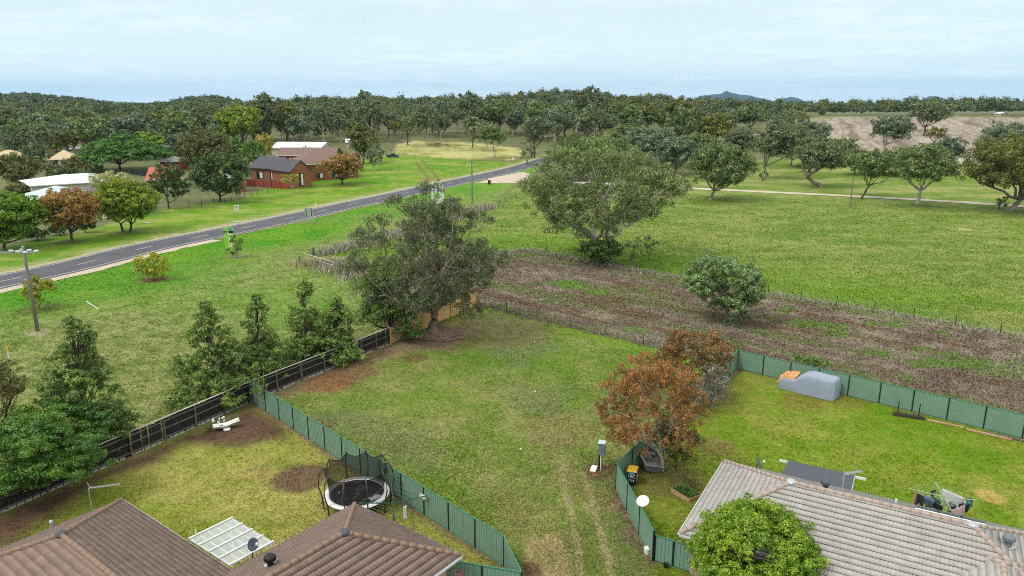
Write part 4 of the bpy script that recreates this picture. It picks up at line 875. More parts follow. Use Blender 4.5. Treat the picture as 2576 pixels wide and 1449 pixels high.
def sheet_fence(line, label, H=1.8, name='metal_fence', step=2.35, group=None, postends=True):
    o = thing(name, label, 'fence', (line[0][0], line[0][1], float(T(*line[0]))), group=group); ox, oy = line[0]
    for si, ((ax, ay), (bx, by)) in enumerate(zip(line[:-1], line[1:])):
        Ls = math.hypot(bx-ax, by-ay); n = max(1, round(Ls/step)); ux, uy = (bx-ax)/Ls, (by-ay)/Ls; nx, ny = uy, -ux
        for i in range(n):
            s0 = Ls*i/n; s1 = Ls*(i+1)/n; x0, y0 = ax+ux*s0-ox, ay+uy*s0-oy
            x1, y1 = ax+ux*s1-ox, ay+uy*s1-oy; V = []; F = []
            prof = [(0, 0), (.055, 0), (.075, 1), (.125, 1), (.145, 0), (.195, 0)]; pts_ = []; s = .03
            while s < s1-s0-.04:
                for a, b in prof:
                    if s+a < s1-s0-.03: pts_.append((s+a, b*.028))
                s += .196
            m = MB(); k = len(pts_)
            vs = [(x0+ux*a+nx*b, y0+uy*a+ny*b, zz) for zz in (.04, H-.03) for a, b in pts_]
            m.add(vs, [(j, j+1, k+j+1, k+j) for j in range(k-1)]); m.build('panel', M_sheet, o)
            if i or si == 0 or True:
                MB().box((x0, y0, H/2), (.085, .075, H), math.atan2(uy, ux)).build('post', M_post, o)
        if si == len(line)-2: MB().box((bx-ox, by-oy, H/2), (.085, .075, H), math.atan2(uy, ux)).build('post', M_post, o)
        MB().bar((ax-ox, ay-oy, H), (bx-ox, by-oy, H), .06, .05).build('rail', M_rail, o)
        MB().bar((ax-ox, ay-oy, .05), (bx-ox, by-oy, .05), .05, .06).build('rail', M_rail, o)
    return o
sheet_fence(F1, 'long green sheet metal fence beside the trampoline, from the paling fence down to the house')
sheet_fence([(.46, 30.6), (-3.4, 31.65)], 'short green sheet metal fence at the bottom edge with a pink hoop on it')
sheet_fence(F3, 'green sheet metal fence round the red trees with its corner behind the yellow lidded bin')
sheet_fence(F5, 'green sheet metal fence along the weedy strip behind the covered vehicle')
sheet_fence([(7.55, 34.15), (9.3, 33.1), (10.2, 32.5)], 'low green sheet metal gate fence beside the bottlebrush', H=1.5, name='metal_gate', step=1.15)
def paling_fence():
    o = thing('paling_fence', 'old black weathered paling fence running from the left corner to the big gum', 'fence', (TF[0][0], TF[0][1], 0)); ox, oy = TF[0]
    end = len(TF)-1
    for si in range(end-1):
        (ax, ay), (bx, by) = TF[si], TF[si+1]; Ls = math.hypot(bx-ax, by-ay); ux, uy = (bx-ax)/Ls, (by-ay)/Ls; nx, ny = uy, -ux; n = max(1, round(Ls/2.5))
        P = lambda s, off, z: (ax+ux*s+nx*off-ox, ay+uy*s+ny*off-oy, z)
        for i in range(n):
            MB().box(P(Ls*i/n, .09, .86), (.12, .11, 1.72+.1*random.random()), math.atan2(uy, ux)).build('post', M_tim, o)
        m = MB(); s = 0
        while s < Ls-.02:
            h = 1.62+random.uniform(-.09, .05); 
            if random.random() > .03: m.box(P(s+.052, -.02+random.uniform(-.012, .012), h/2+.06), (.098, .018, h), math.atan2(uy, ux)+random.uniform(-.03, .03))
            s += .108
        m.build('paling_panel', M_pale, o)
        for z in (.28, .95, 1.5): MB().bar(P(-.02, .035, z), P(Ls, .035, z), .045, .085).build('rail', M_tim, o)
        MB().bar(P(0, -.02, 1.76), P(Ls, -.02, 1.76), .13, .03).build('capping', M_cap if si > 0 else M_tim, o)
        m = MB(); s = .1
        while s < Ls-.5: m.box(P(s+.2, -.02+random.uniform(-.02, .03), .07), (.40, .05, .18+random.uniform(-.03, .03)), math.atan2(uy, ux)); s += .47
        m.build('plinth', M_conc, o)
    return o
paling_fence()
def new_fence():
    (ax, ay), (bx, by) = TF[-2], TF[-1]; o = thing('timber_fence', 'new yellow pine fence showing to the right of the big leaning gum', 'fence', (ax, ay, 0)); Ls = math.hypot(bx-ax, by-ay); ux, uy = (bx-ax)/Ls, (by-ay)/Ls
    P = lambda s, off, z: (ux*s+uy*off, uy*s-ux*off, z); s = 0; m = MB()
    while s < Ls: m.box(P(s+.07, -.02, .85), (.135, .02, 1.65), math.atan2(uy, ux)); s += .142
    m.build('paling_panel', M_newt, o)
    for i in range(7): MB().box(P(Ls*i/6, .06, .88), (.1, .1, 1.76), math.atan2(uy, ux)).build('post', M_newt, o)
    for z in (.3, 1.4): MB().bar(P(0, .02, z), P(Ls, .02, z), .04, .08).build('rail', M_newt, o)
new_fence()
def wire_fence(line, label, H=1.15, every=4.6, wood=4, name='wire_fence', wires=(.25, .5, .75, 1.0), pm=None, pw=.055, wm=None, group=None):
    o = thing(name, label, 'fence', (line[0][0], line[0][1], float(T(*line[0])))); ox, oy = line[0]; oz = float(T(*line[0])); P = resample(np.array(line, float), every); pr = None
    P = np.vstack([P, line[-1]])
    for i, (x, y) in enumerate(P):
        z = float(T(x, y))-oz; wd = wood and i % wood == 0
        if wd: MB().tube([(x-ox, y-oy, z-.2), (x-ox+random.uniform(-.04, .04), y-oy, z+H*1.02)], [.11, .095], 8).build('post', M_tim, o)
        else: MB().box((x-ox, y-oy, z+H/2), (pw, pw, H+.1)).build('post', pm or M_iron, o)
    for h in wires:
        m = MB(); m.tube([(x-ox, y-oy, float(T(x, y))-oz+h*H) for x, y in P], .009, 4); m.build('wire', wm or M_wire, o)
    return o
wire_fence(W1, 'black post and wire fence behind the open block')
wire_fence(W2[1:], 'post and wire fence between the weedy strip and the green paddock', every=4.2, wood=4)
wire_fence([(-31.7, 115.), (-22, 132), (-12, 155), (-4.6, 173), (1, 190)], 'old wire fence along the paddock towards the road', wood=3)
def px_line(*p): return [G(*q)[:2] for q in p]
wire_fence(px_line((476, 522), (560, 512), (617, 498), (650, 490), (700, 484)), 'low black pool-style fence in front of the dense dark trees', H=1.3, every=3.2, wood=0, wires=(.1, .95), pw=.09, wm=M_iron)
# gate of metal rails lying open in the straw grass
x, y, z = G(800, 662); o = thing('field_gate', 'old white metal rail gate open in the dry grass by the stump posts', 'gate', (-31.2, 109.5, 0), math.atan2(-7.2, 7.5))
for h in (.25, .6, 1.15): MB().tube([(0, 0, h+.1), (7.0, 0, h)], .03, 6).build('rail', M_white, o)
for s in (0, 3.5, 7.0): MB().tube([(s, 0, .2), (s, 0, 1.25-s*.014)], .03, 6).build('upright', M_white, o)
for q, lb in (((754, 669), 'leaning old timber stump post left of the white field gate'), ((787, 646), 'short dark timber post at the hinge of the white field gate')):
    x, y, z = G(*q); tag(MB().tube([(0, 0, -.1), (.05, .02, 1.25), (.06, .02, 1.5)], [.17, .15, .12], 9).build('gate_post', M_tim, loc=(x, y, z)), lb, 'post')
# terracotta panel fence by the brick house
def panel_fence(line, label, m, H=1.5, step=3.):
    o = thing('panel_fence', label, 'fence', (line[0][0], line[0][1], float(T(*line[0])))); ox, oy = line[0]; oz = float(T(*line[0]))
    for (ax, ay), (bx, by) in zip(line[:-1], line[1:]):
        Ls = math.hypot(bx-ax, by-ay); n = max(1, round(Ls/step))
        for i in range(n):
            p = (ax+(bx-ax)*i/n-ox, ay+(by-ay)*i/n-oy); q = (ax+(bx-ax)*(i+1)/n-ox, ay+(by-ay)*(i+1)/n-oy); zz = float(T(p[0]+ox, p[1]+oy))-oz
            MB().bar((*p, zz+H/2), (*q, zz+H/2), .06, H).build('panel', m, o); MB().box((*p, zz+H/2+.04), (.14, .14, H+.1)).build('post', M_iron, o)
    return o
M_terra = mat('terracotta_panel', (.27, .060, .035), .7, .1, 1)
panel_fence(px_line((622, 468), (727, 476)), 'terracotta red panel fence in front of the brick house', M_terra, H=2.0)
panel_fence(px_line((335, 440), (420, 448)), 'dark metal fence behind the shade tree among the houses', mat('charcoal_sheet', (.03, .035, .035), .6), H=1.8)
# ================= HOUSES =================
def roof_h(x, y, rects, ez, tp):
    h = -9
    for x0, x1, y0, y1 in rects:
        d = min(x-x0, x1-x, y-y0, y1-y)
        if d >= 0: h = max(h, ez+d*tp)
    return h
def tile_face(e0, u, L, inset0, inset1, T_, nrm, s, tl, tw, rng, c1, c2, out, wave=.03, step=.075, low=None):
    """tiles over a trapezoid: eave length L, sides drawn in by inset0/inset1 per metre of slope"""
    k = int(math.ceil(T_/tl)); du = tw/6
    V, F, Cc = out
    for r in range(k):
        t0 = r*tl; t1 = min(T_, (r+1)*tl+.02); a0, b0 = inset0*t0, L-inset1*t0; a1, b1 = inset0*t1, L-inset1*t1
        if b0 <= a0: break
        us = np.arange(math.floor(a0/du)*du, b0+du, du); ph = us*2*math.pi/tw; wv = wave*(.5+.5*np.cos(ph)); n = len(us)
        tid = np.floor(us/(2*tw)+.5+.5*(r % 2)).astype(int); rc = .965+.07*_h(tid, np.full(n, r), 5+int(e0[0]*7) % 50); hue = _h(tid, np.full(n, r), 99)[:, None]
        col = (np.array(c1)*(1-hue)+np.array(c2)*hue)*rc[:, None]
        base = sum(len(v) for v in V)
        for (t, hgt, lo, hi) in ((t0+.05, -.03, a0, b0), (t0-.012, step, a0, b0), (t1, .0, a1, b1)):
            uu = np.clip(us, lo, max(lo, hi)); hh = (hgt+wv)[:, None] if hgt >= 0 else np.full((n, 1), hgt)
            V.append(e0+uu[:, None]*u+t*s+nrm*hh); Cc.append(col*(.35 if False else 1))
        i = np.arange(n-1)+base
        for a in (0, n): F.append(np.stack([i+a, i+a+1, i+a+n+1, i+a+n], -1))
def tiled_hip(house, rects, ez, pitch, c1, c2, capcol, tl=.33, tw=.17, wave=.03):
    tp = math.tan(pitch); cs, sn = math.cos(pitch), math.sin(pitch); out = ([], [], []); rng = np.random.default_rng(3)
    caps = MB(); gut = MB()
    for ri, (x0, x1, y0, y1) in enumerate(rects):
        Lx, Ly = x1-x0, y1-y0; hw = min(Lx, Ly)/2; Ts = hw/cs
        for (e, u, L, nx_) in (((x0, y0), (1, 0), Lx, (0, -1)), ((x1, y0), (0, 1), Ly, (1, 0)), ((x1, y1), (-1, 0), Lx, (0, 1)), ((x0, y1), (0, -1), Ly, (-1, 0))):
            u3 = np.array([u[0], u[1], 0.]); s = np.array([-nx_[0]*cs, -nx_[1]*cs, sn]); nr = np.array([nx_[0]*sn, nx_[1]*sn, cs])
            tile_face(np.array([e[0], e[1], ez]), u3, L, cs, cs, Ts, nr, s, tl, tw, rng, c1, c2, out, wave)
        rz_ = ez+hw*tp
        if Lx >= Ly: A_, B_ = (x0+hw, (y0+y1)/2, rz_), (x1-hw, (y0+y1)/2, rz_); hips = [((x0, y0), A_), ((x0, y1), A_), ((x1, y0), B_), ((x1, y1), B_)]
        else: A_, B_ = ((x0+x1)/2, y0+hw, rz_), ((x0+x1)/2, y1-hw, rz_); hips = [((x0, y0), A_), ((x1, y0), A_), ((x0, y1), B_), ((x1, y1), B_)]
        segs = [((*p, ez), q) for p, q in hips]+[(A_, B_)]
        for p, q in segs:
            p = Vector(p); q = Vector(q); Ls = (q-p).length; n = max(1, int(Ls/.42)); up = Vector((0, 0, .05)); prev = False
            for i in range(n):
                a = p.lerp(q, i/n)+up; b = p.lerp(q, (i+1.06)/n if i < n-1 else 1)+up; mid = (a+b)/2
                if roof_h(mid.x, mid.y, [r for j, r in enumerate(rects) if j != ri], ez, tp) > mid.z+.02: continue
                caps.tube([a, b], [.135, .115], 8)
        for (a, b) in (((x0, y0), (x1, y0)), ((x1, y0), (x1, y1)), ((x1, y1), (x0, y1)), ((x0, y1), (x0, y0))):
            n = 24
            for i in range(n):
                p = Vector((a[0]+(b[0]-a[0])*i/n, a[1]+(b[1]-a[1])*i/n, 0)); q = Vector((a[0]+(b[0]-a[0])*(i+1)/n, a[1]+(b[1]-a[1])*(i+1)/n, 0)); m_ = (p+q)/2
                if any(r[0]+.05 < m_.x < r[1]-.05 and r[2]+.05 < m_.y < r[3]-.05 for j, r in enumerate(rects) if j != ri): continue
                d = Vector((b[0]-a[0], b[1]-a[1], 0)).normalized(); o_ = Vector((d.y, -d.x, 0))*.06
                gut.bar(p+o_+Vector((0, 0, ez-.04)), q+o_+Vector((0, 0, ez-.04)), .12, .11)
    V = np.concatenate(out[0]); F = np.concatenate(out[1]); Cc = np.concatenate(out[2])
    # drop tiles buried under the neighbouring wing
    ctr = V[F].mean(1); keep = np.ones(len(F), bool)
    h = np.full(len(F), -9.)
    for x0, x1, y0, y1 in rects:
        d = np.minimum(np.minimum(ctr[:, 0]-x0, x1-ctr[:, 0]), np.minimum(ctr[:, 1]-y0, y1-ctr[:, 1])); h = np.where(d >= 0, np.maximum(h, ez+d*tp), h)
    keep = ctr[:, 2] > h-.12
    rf = npmesh('roof', V, F[keep], colmat('roof_tile', ((1.3, .12), (11., .16)), .25, rough=.75, spec=.3), house, col=Cc)
    caps.build('ridge_capping', capcol, rf, smooth=True); gut.build('gutter', mat('gutter_paint', (.55, .58, .58), .4), rf)
    return rf
def brickmat(name, c, mortar=(.35, .31, .27), sc_=4.2):
    if name in MATS: return MATS[name]
    m = mat(name, c, .9, .1); n_ = m.node_tree.nodes; l_ = m.node_tree.links; b = n_.new('ShaderNodeTexBrick'); g = n_.new('ShaderNodeTexCoord'); mp = n_.new('ShaderNodeMapping')
    b.inputs['Scale'].default_value = sc_; b.inputs['Color1'].default_value = (*c, 1); b.inputs['Color2'].default_value = (*[v*.62 for v in c], 1); b.inputs['Mortar'].default_value = (*mortar, 1); b.inputs['Mortar Size'].default_value = .012
    sp = n_.new('ShaderNodeSeparateXYZ'); cb = n_.new('ShaderNodeCombineXYZ'); ad = n_.new('ShaderNodeMath'); ad.operation = 'ADD'; l_.new(g.outputs['Object'], sp.inputs[0]); l_.new(sp.outputs[0], ad.inputs[0]); l_.new(sp.outputs[1], ad.inputs[1])
    l_.new(ad.outputs[0], cb.inputs[0]); l_.new(sp.outputs[2], cb.inputs[1]); l_.new(cb.outputs[0], b.inputs[0]); l_.new(b.outputs[0], m.node_tree.nodes['Principled BSDF'].inputs['Base Color']); return m
M_cream = brickmat('cream_brick', (.55, .40, .27)); M_redb = brickmat('red_brick', (.36, .125, .055), (.30, .2, .14), 3)
M_glass = mat('window_glass', (.02, .03, .035), .08, spec=.9); M_frame = mat('window_frame', (.65, .65, .62), .5); M_dframe = mat('dark_frame', (.03, .03, .03), .5)
def window(house, x, y, z, wd, ht, rz, fm=M_frame, name='window'):
    Mz = Matrix.Rotation(rz, 3, 'Z'); f = MB(); f.box((0, 0, 0), (wd, .10, ht)); fo = f.build(name, M_glass, house, (x, y, z), rz)
    g = MB(); t = .06
    for c, d in (((0, 0, ht/2), (wd+t, .14, t)), ((0, 0, -ht/2), (wd+t, .16, t)), ((-wd/2, 0, 0), (t, .14, ht-t)), ((wd/2, 0, 0), (t, .14, ht-t)), ((0, 0, 0), (t*.7, .13, ht-t))): g.box(c, d)
    g.build('frame', fm, fo)
    if fm is M_dframe: MB().box((wd*.22, -.065, .0), (wd*.42, .02, ht*.86)).build('curtain', M_white, fo)
    return fo
# left foreground house
PT = R_(23.5)
hA = thing('house', 'brown tiled L-shaped house at the bottom left with a white patio roof', 'house', (-21.35, 35.95, 0), R_(-37.2))
RA = [(0, 18.1, -9.3, 0), (10.5, 18.12, -22, 7.4)]
tiled_hip(hA, RA, 2.5, PT, (.215, .15, .12), (.265, .185, .15), mat('brown_cap', (.25, .165, .115), .8, .14, 3), tl=.37)
m = MB()
for a, b, c, d in ((.5, 17.6, -8.8, -.5), (11.0, 17.6, -21.5, 6.9)): m.box(((a+b)/2, (c+d)/2, 1.25), (b-a, d-c, 2.46))
m.build('wall', M_cream, hA)
window(hA, 5, -.5, 1.4, 1.8, 1.2, 0); window(hA, 8, -.5, 1.2, 2.1, 2.0, 0); window(hA, 14.3, 6.9, 1.4, 2.0, 1.2, 0); window(hA, 17.6, 2, 1.4, 1.6, 1.2, R_(90)); window(hA, 11.0, 4, 1.2, 2.2, 2.0, R_(90)); window(hA, 17.6, -4, 1.4, 1.2, 1.2, R_(90)); window(hA, .5, -4, 1.4, 1.6, 1.2, R_(90))
for q in ((4.65, -4.65, 4.56), (14.31, 3.59, 4.19)): MB().lathe(q, [(.24, -.05), (.26, .06), (.2, .14), (.06, .17)], 10).build('ridge_junction', mat('lead_grey', (.07, .075, .085), .6), hA)
# right foreground house
hB = thing('house', 'pale grey tiled house at the bottom right behind the bottlebrush', 'house', (12.85, 40.4, 0), R_(-29.8))
RB = [(0, 16.9, -8.85, 0), (10.3, 16.92, -16, -3)]
tiled_hip(hB, RB, 2.5, PT, (.385, .365, .335), (.42, .40, .37), mat('grey_cap', (.40, .32, .27), .8, .15, 3))
m = MB()
for a, b, c, d in ((.5, 16.4, -8.3, -.5), (10.8, 16.4, -15.5, -3)): m.box(((a+b)/2, (c+d)/2, 1.25), (b-a, d-c, 2.46))
m.build('wall', M_cream, hB)
window(hB, .5, -4, 1.4, 1.8, 1.2, R_(90)); window(hB, 7, -8.3, 1.4, 1.8, 1.2, 0); window(hB, 3, -8.3, 1.4, 1.5, 1.2, 0); window(hB, 12, -.5, 1.4, 1.6, 1.2, 0); window(hB, 10.8, -12, 1.4, 1.6, 1.2, R_(90))
MB().lathe((4.42, -4.42, 4.46), [(.24, -.05), (.26, .06), (.2, .13), (.06, .16)], 10).build('ridge_junction', M_galv, hB)
MB().lathe((12.48, -4.42, 4.46), [(.24, -.05), (.26, .06), (.2, .13), (.06, .16)], 10).build('ridge_junction', M_galv, hB)
def on_roof(px, py, house, rects):
    th = house.rotation_euler.z; cx_, cy_ = house.location.x, house.location.y; prev = None
    for z in np.arange(5.2, 2.3, -.02):
        x, y = Gz(px, py, z); dx, dy = x-cx_, y-cy_; lx = dx*math.cos(th)+dy*math.sin(th); ly = -dx*math.sin(th)+dy*math.cos(th); h = roof_h(lx, ly, rects, 2.5, math.tan(PT))
        if h >= z: return (x, y, h+.03)
    x, y = Gz(px, py, 2.6); return (x, y, 2.6)
# white polycarbonate patio roof
o = thing('patio_roof', 'white slatted translucent patio roof in the corner of the brown tiled house', 'patio roof', (-21.35, 35.95, 0), R_(-37.2))
pa = [(6.7, .25), (10.2, .25), (10.2, 4.6), (6.7, 4.6)]
m = MB(); poly = [(6.65, .12), (10.28, .12), (10.28, 2.5), (6.65, 2.5)]; m.prism(poly, 2.66, 2.68)
M_poly = mat('polycarbonate', (.62, .66, .66), .3, alpha=.34); m.build('sheeting', M_poly, o)
for i in range(5): MB().bar((6.7+i*.88, .1, 2.72), (6.7+i*.88, 2.52, 2.72), .08, .05).build('batten', M_white, o)
for i in range(6): MB().bar((6.64, .2+i*.45, 2.61), (10.3, .2+i*.45, 2.61), .06, .08).build('rafter', M_white, o)
for q in ((6.72, 2.4), (10.2, 2.4), (8.4, 2.4)): MB().box((*q, 1.27), (.1, .1, 2.54)).build('post', M_white, o)
tag(MB().box((0, 0, 0), (.055, .055, .75)).build('vent_pipe', M_white, loc=(*Gz(493, 1345, 3.1), 3.0)), 'thin white pipe standing by the left edge of the patio roof', 'pipe')
# dark lean-to roof behind the right house
E_ = lambda p, z: np.array([*Gz(*p, z), z])
c4 = [E_((1983, 1158.5), 2.35), E_((2150.8, 1195.5), 2.35), E_((2140.8, 1236), 2.62), E_((1966, 1196), 2.62)]
o = thing('lean_to', 'charcoal corrugated lean-to roof behind the grey tiled house', 'lean-to', tuple(c4[0]*[1, 1, 0])); m = MB(); n = 60
org = c4[0]*[1, 1, 0]
vs = []; 
for i in range(n+1):
    a = c4[0]+(c4[1]-c4[0])*i/n; b = c4[3]+(c4[2]-c4[3])*i/n; h = .03*(i % 2); vs += [tuple(a-org+[0, 0, h]), tuple(b-org+[0, 0, h])]
m.add(vs, [(2*i, 2*i+1, 2*i+3, 2*i+2) for i in range(n)]); m.build('roof_sheet', mat('charcoal_roof', (.075, .080, .095), .5, .1, 2), o)
bm_ = MB(); d = (c4[1]-c4[0])/np.linalg.norm(c4[1]-c4[0])
bm_.bar(c4[0]-org-d*.5+[0, 0, -.12], c4[1]-org+d*.6+[0, 0, -.12], .08, .14); bm_.bar(c4[1]-org+[0, 0, -.1], c4[2]-org+[0, 0, -.1], .05, .16); bm_.build('beam', M_white, o)
for q in (c4[0]+d*.1, c4[1]-d*.1, (c4[0]+c4[1])/2): MB().box((q[0]-org[0], q[1]-org[1], 1.08), (.1, .1, 2.16), math.atan2(d[1], d[0])).build('post', M_white, o)
# far houses
def simple_house(label, p0, p1, depth, eave, ridge, rcol, wall, style='gable', wins=(), name='house', rtype='metal', over=.5, cat='house', end_w=False, ext=(0, 0), fascia=None, ov=None):
    a = np.array(G(*p0)); b = np.array(G(*p1)); Lv = b[:2]-a[:2]; L_ = np.linalg.norm(Lv); th = math.atan2(Lv[1], Lv[0]); o = thing(name, label, cat, (a[0], a[1], min(a[2], b[2])), th)
    z0 = min(a[2], b[2]); ez = ov[0] if ov else zat(a[0], a[1], eave)-z0; mid = a[:2]+Lv/2+np.array([-Lv[1], Lv[0]])/L_*depth/2; rz_ = ov[1] if ov else max(ez+.3, zat(mid[0], mid[1], ridge)-z0)
    MB().box((L_/2, depth/2, ez/2-.2), (L_, depth, ez+.36)).build('wall', wall, o)
    x0, x1, y0, y1 = -over, L_+over, -over, depth+over; my = depth/2; sl = (rz_-ez)/(depth/2); ezz = ez-over*sl; t = .14; m = MB()
    if style == 'gable':
        P_ = [(x0, y0, ezz), (x1, y0, ezz), (x1, my, rz_), (x0, my, rz_), (x1, y1, ezz), (x0, y1, ezz)]
        m.add(P_+[(p[0], p[1], p[2]-t) for p in P_], [(0, 1, 2, 3), (3, 2, 4, 5), (7, 6, 9, 8), (8, 9, 11, 10), (0, 6, 7, 1), (5, 4, 10, 11), (1, 7, 8, 2), (2, 8, 10, 4), (0, 3, 9, 6), (3, 5, 11, 9)])
        g = MB()
        for xx in (0, L_): g.prism([(0, ez-.05), (depth, ez-.05), (my, rz_-.12)], -.06, .06, Matrix(((0, 0, 1), (1, 0, 0), (0, 1, 0))), (xx, 0, 0))
        g.build('gable', wall if not end_w else M_white, o)
    elif style == 'hip':
        hw = (y1-y0)/2; hw2 = min(hw, (x1-x0)/2-.1); P_ = [(x0, y0, ezz), (x1, y0, ezz), (x1, y1, ezz), (x0, y1, ezz), (x0+hw2, my, rz_), (x1-hw2, my, rz_)]
        m.add(P_+[(x0, y0, ezz-t), (x1, y0, ezz-t), (x1, y1, ezz-t), (x0, y1, ezz-t)], [(0, 1, 5, 4), (1, 2, 5), (2, 3, 4, 5), (3, 0, 4), (6, 7, 1, 0), (7, 8, 2, 1), (8, 9, 3, 2), (9, 6, 0, 3), (9, 8, 7, 6)])
    else:   # skillion falling towards the viewer
        P_ = [(x0, y0, ezz), (x1, y0, ezz), (x1, y1, rz_), (x0, y1, rz_)]; m.add(P_+[(p[0], p[1], p[2]-t) for p in P_], [(0, 1, 2, 3), (7, 6, 5, 4), (0, 4, 5, 1), (1, 5, 6, 2), (2, 6, 7, 3), (3, 7, 4, 0)])
    rf = m.build('roof', rcol, o)
    fs = MB(); fs.bar((x0, y0-.05, ezz-.08), (x1, y0-.05, ezz-.08), .08, .2); fs.bar((x1+.03, y0, ezz-.1), (x1+.03, y0+.1, ezz-.1), .05, .2); fs.build('gutter', fascia or M_white, rf)
    for (wx, wz, ww, wh) in wins:
        if wx >= 0: window(o, wx*L_, 0, wz, ww, wh, 0, M_dframe)
        else: window(o, L_, -wx*depth, wz, ww, wh, R_(90), M_dframe)
    return o
def tilemat(name, c, c2, s=1.6):
    if name in MATS: return MATS[name]
    m = brickmat(name, c, tuple(v*.5 for v in c), s); b = [n for n in m.node_tree.nodes if n.type == 'TEX_BRICK'][0]; b.inputs['Color2'].default_value = (*c2, 1); b.inputs['Brick Width'].default_value = .5; b.inputs['Row Height'].default_value = .35; return m
M_wroof = mat('white_metal_roof', (.68, .72, .73), .5, .05, .4); M_mint = mat('mint_metal_roof', (.50, .60, .57), .5, .06, .4); M_creamr = mat('cream_metal_roof', (.55, .43, .25), .6, .06, .5)
M_bt = tilemat('black_roof_tile', (.075, .075, .085), (.11, .11, .12)); M_rt = tilemat('red_grey_roof_tile', (.25, .15, .115), (.17, .13, .115)); M_redr = mat('red_roof', (.50, .12, .075), .6, .1, .6); M_gr = mat('grey_roof', (.26, .28, .31), .6, .08, .5)
M_rend = mat('pale_render', (.50, .46, .38), .9, .1, .5)
simple_house('orange brick house with black tiled gable roof beside the road, left wing', (632, 457), (694, 462), 9, 419, 394, M_bt, M_redb, wins=((.38, 2.2, 2.8, 2.0), (.85, 2.2, 1., 2.4)), fascia=M_dframe)
simple_house('orange brick wing with a black tiled gable end and tall narrow window', (690, 468), (733, 475), 6.6, 424, 400, M_bt, M_redb, wins=((-.5, 2.4, 1.4, 3.6), (.5, 2.0, 1.4, 1.8)), fascia=M_dframe)
simple_house('long brick house with red-grey tiled roof and white gutters behind the autumn tree', (752, 458), (902, 447), 13, 412, 379, M_rt, M_redb, style='hip', wins=((.12, 1.6, 1.8, 1.5), (.35, 1.6, 2.0, 1.5), (.6, 1.6, 1.6, 1.5), (.85, 1.6, 2.2, 1.5)))
simple_house('low house with long red-grey tiled roof behind the brick houses', (700, 410), (842, 408), 11, 389, 371, M_rt, M_redb, wins=((.2, 1.5, 1.5, 1.2),))
simple_house('long white metal shed roof behind the tiled roofs', (684, 390), (806, 388), 14, 371, 357, M_wroof, M_rend, wins=((.8, 1.6, 2, 1.),))
simple_house('house with big white metal roof behind the orange tree', (85, 505), (330, 488), 17, 466, 437, M_wroof, M_rend, style='hip', wins=((.5, 1.5, 2., 1.3),))
hs = simple_house('house with mint metal roof and dark solar panels behind the orange tree', (75, 540), (225, 530), 15, 502, 467, M_mint, M_rend, style='hip', wins=((.3, 1.5, 2, 1.3),))
simple_house('small house with cream metal roof and white veranda posts', (125, 420), (198, 418), 11, 400, 377, M_creamr, M_rend, style='hip', wins=((.3, 1.5, 2.4, 1.6), (.7, 1.5, 1.6, 1.6)))
simple_house('cream roofed house at the left edge', (-40, 420), (60, 420), 11, 399, 377, M_creamr, M_rend, style='hip', wins=((.7, 1.5, 1.6, 1.4),))
simple_house('pale mint roof showing behind the dark shade tree', (185, 395), (240, 392), 9, 375, 368, M_mint, M_rend, style='hip', wins=((.5, 1.5, 1.6, 1.2),))
simple_house('house with grey metal roof between the trees', (418, 388), (482, 384), 9, 368, 353, M_gr, M_rend, style='hip', wins=((.2, 1.5, 1.4, 1.2),))
simple_house('small outbuilding with bright red roof behind the dark trees', (372, 468), (430, 468), 7, 448, 420, M_redr, mat('red_wall', (.22, .05, .04), .8), style='gable')
simple_house('dark roofed house with red wall behind the shade tree', (405, 428), (455, 428), 7, 404, 392, M_gr, mat('red_wall', (.22, .05, .04), .8), style='hip')
simple_house('small brick porch with white edged roof at the end of the dark fence', (566, 484), (612, 483), 5, 448, 436, M_gr, M_redb, style='skillion')
simple_house('small pale farmhouse in the woodland left of the dry grass', (872, 372), (905, 371), 7, 357, 349, M_wroof, M_rend, style='gable')
simple_house('white farmhouse far off on the wooded rise', (2502, 291), (2518, 291), 7, 285, 282, M_wroof, M_rend, style='gable', wins=((.4, 1.5, 2, 1.2),))
simple_house('blue-white shed in the trees below the blue hill', (2062-283, 300), (2075-283+10, 300), 8, 289, 284, M_wroof, M_rend, style='gable')
# solar panels on the mint roof (local coordinates of that house)
bpy.context.view_layer.update()
def hip_panel(h, x0, x1, y0, y1):
    me = [c for c in h.children if c.name.startswith('roof')][0].data; P_ = [v.co for v in me.vertices]; p0, p4, yy0 = P_[0], P_[4], P_[0].y; sl = (P_[4].z-P_[0].z)/(P_[4].y-P_[0].y)
    zf = lambda y: P_[0].z+(y-yy0)*sl+.1
    o_ = thing('solar_array', '', 'solar panel', h.location, h.rotation_euler.z); m = MB(); m.add([(x0, y0, zf(y0)), (x1, y0, zf(y0)), (x1, y1, zf(y1)), (x0, y1, zf(y1)), (x0, y0, zf(y0)-.05), (x1, y0, zf(y0)-.05), (x1, y1, zf(y1)-.05), (x0, y1, zf(y1)-.05)], [(0, 1, 2, 3), (7, 6, 5, 4), (0, 4, 5, 1), (1, 5, 6, 2), (2, 6, 7, 3), (3, 7, 4, 0)]); m.build('panel', mat('solar_cell', (.035, .038, .05), .25, spec=.7), o_)
    m = MB()
    for i in range(int((x1-x0)/1.1)+1): m.bar((x0+i*1.1, y0, zf(y0)+.012), (x0+i*1.1, y1, zf(y1)+.012), .035, .02)
    m.build('frame', M_galv, o_); return o_
s1 = hip_panel(hs, 5.5, 13, 1.0, 3.0); s1['label'] = 'lower row of dark solar panels on the mint roof behind the orange tree'
s2 = hip_panel(hs, 6.5, 13, 3.6, 5.6); s2['label'] = 'upper row of dark solar panels on the mint roof behind the orange tree'
# ================= THINGS =================
V3 = lambda p: Vector(p)
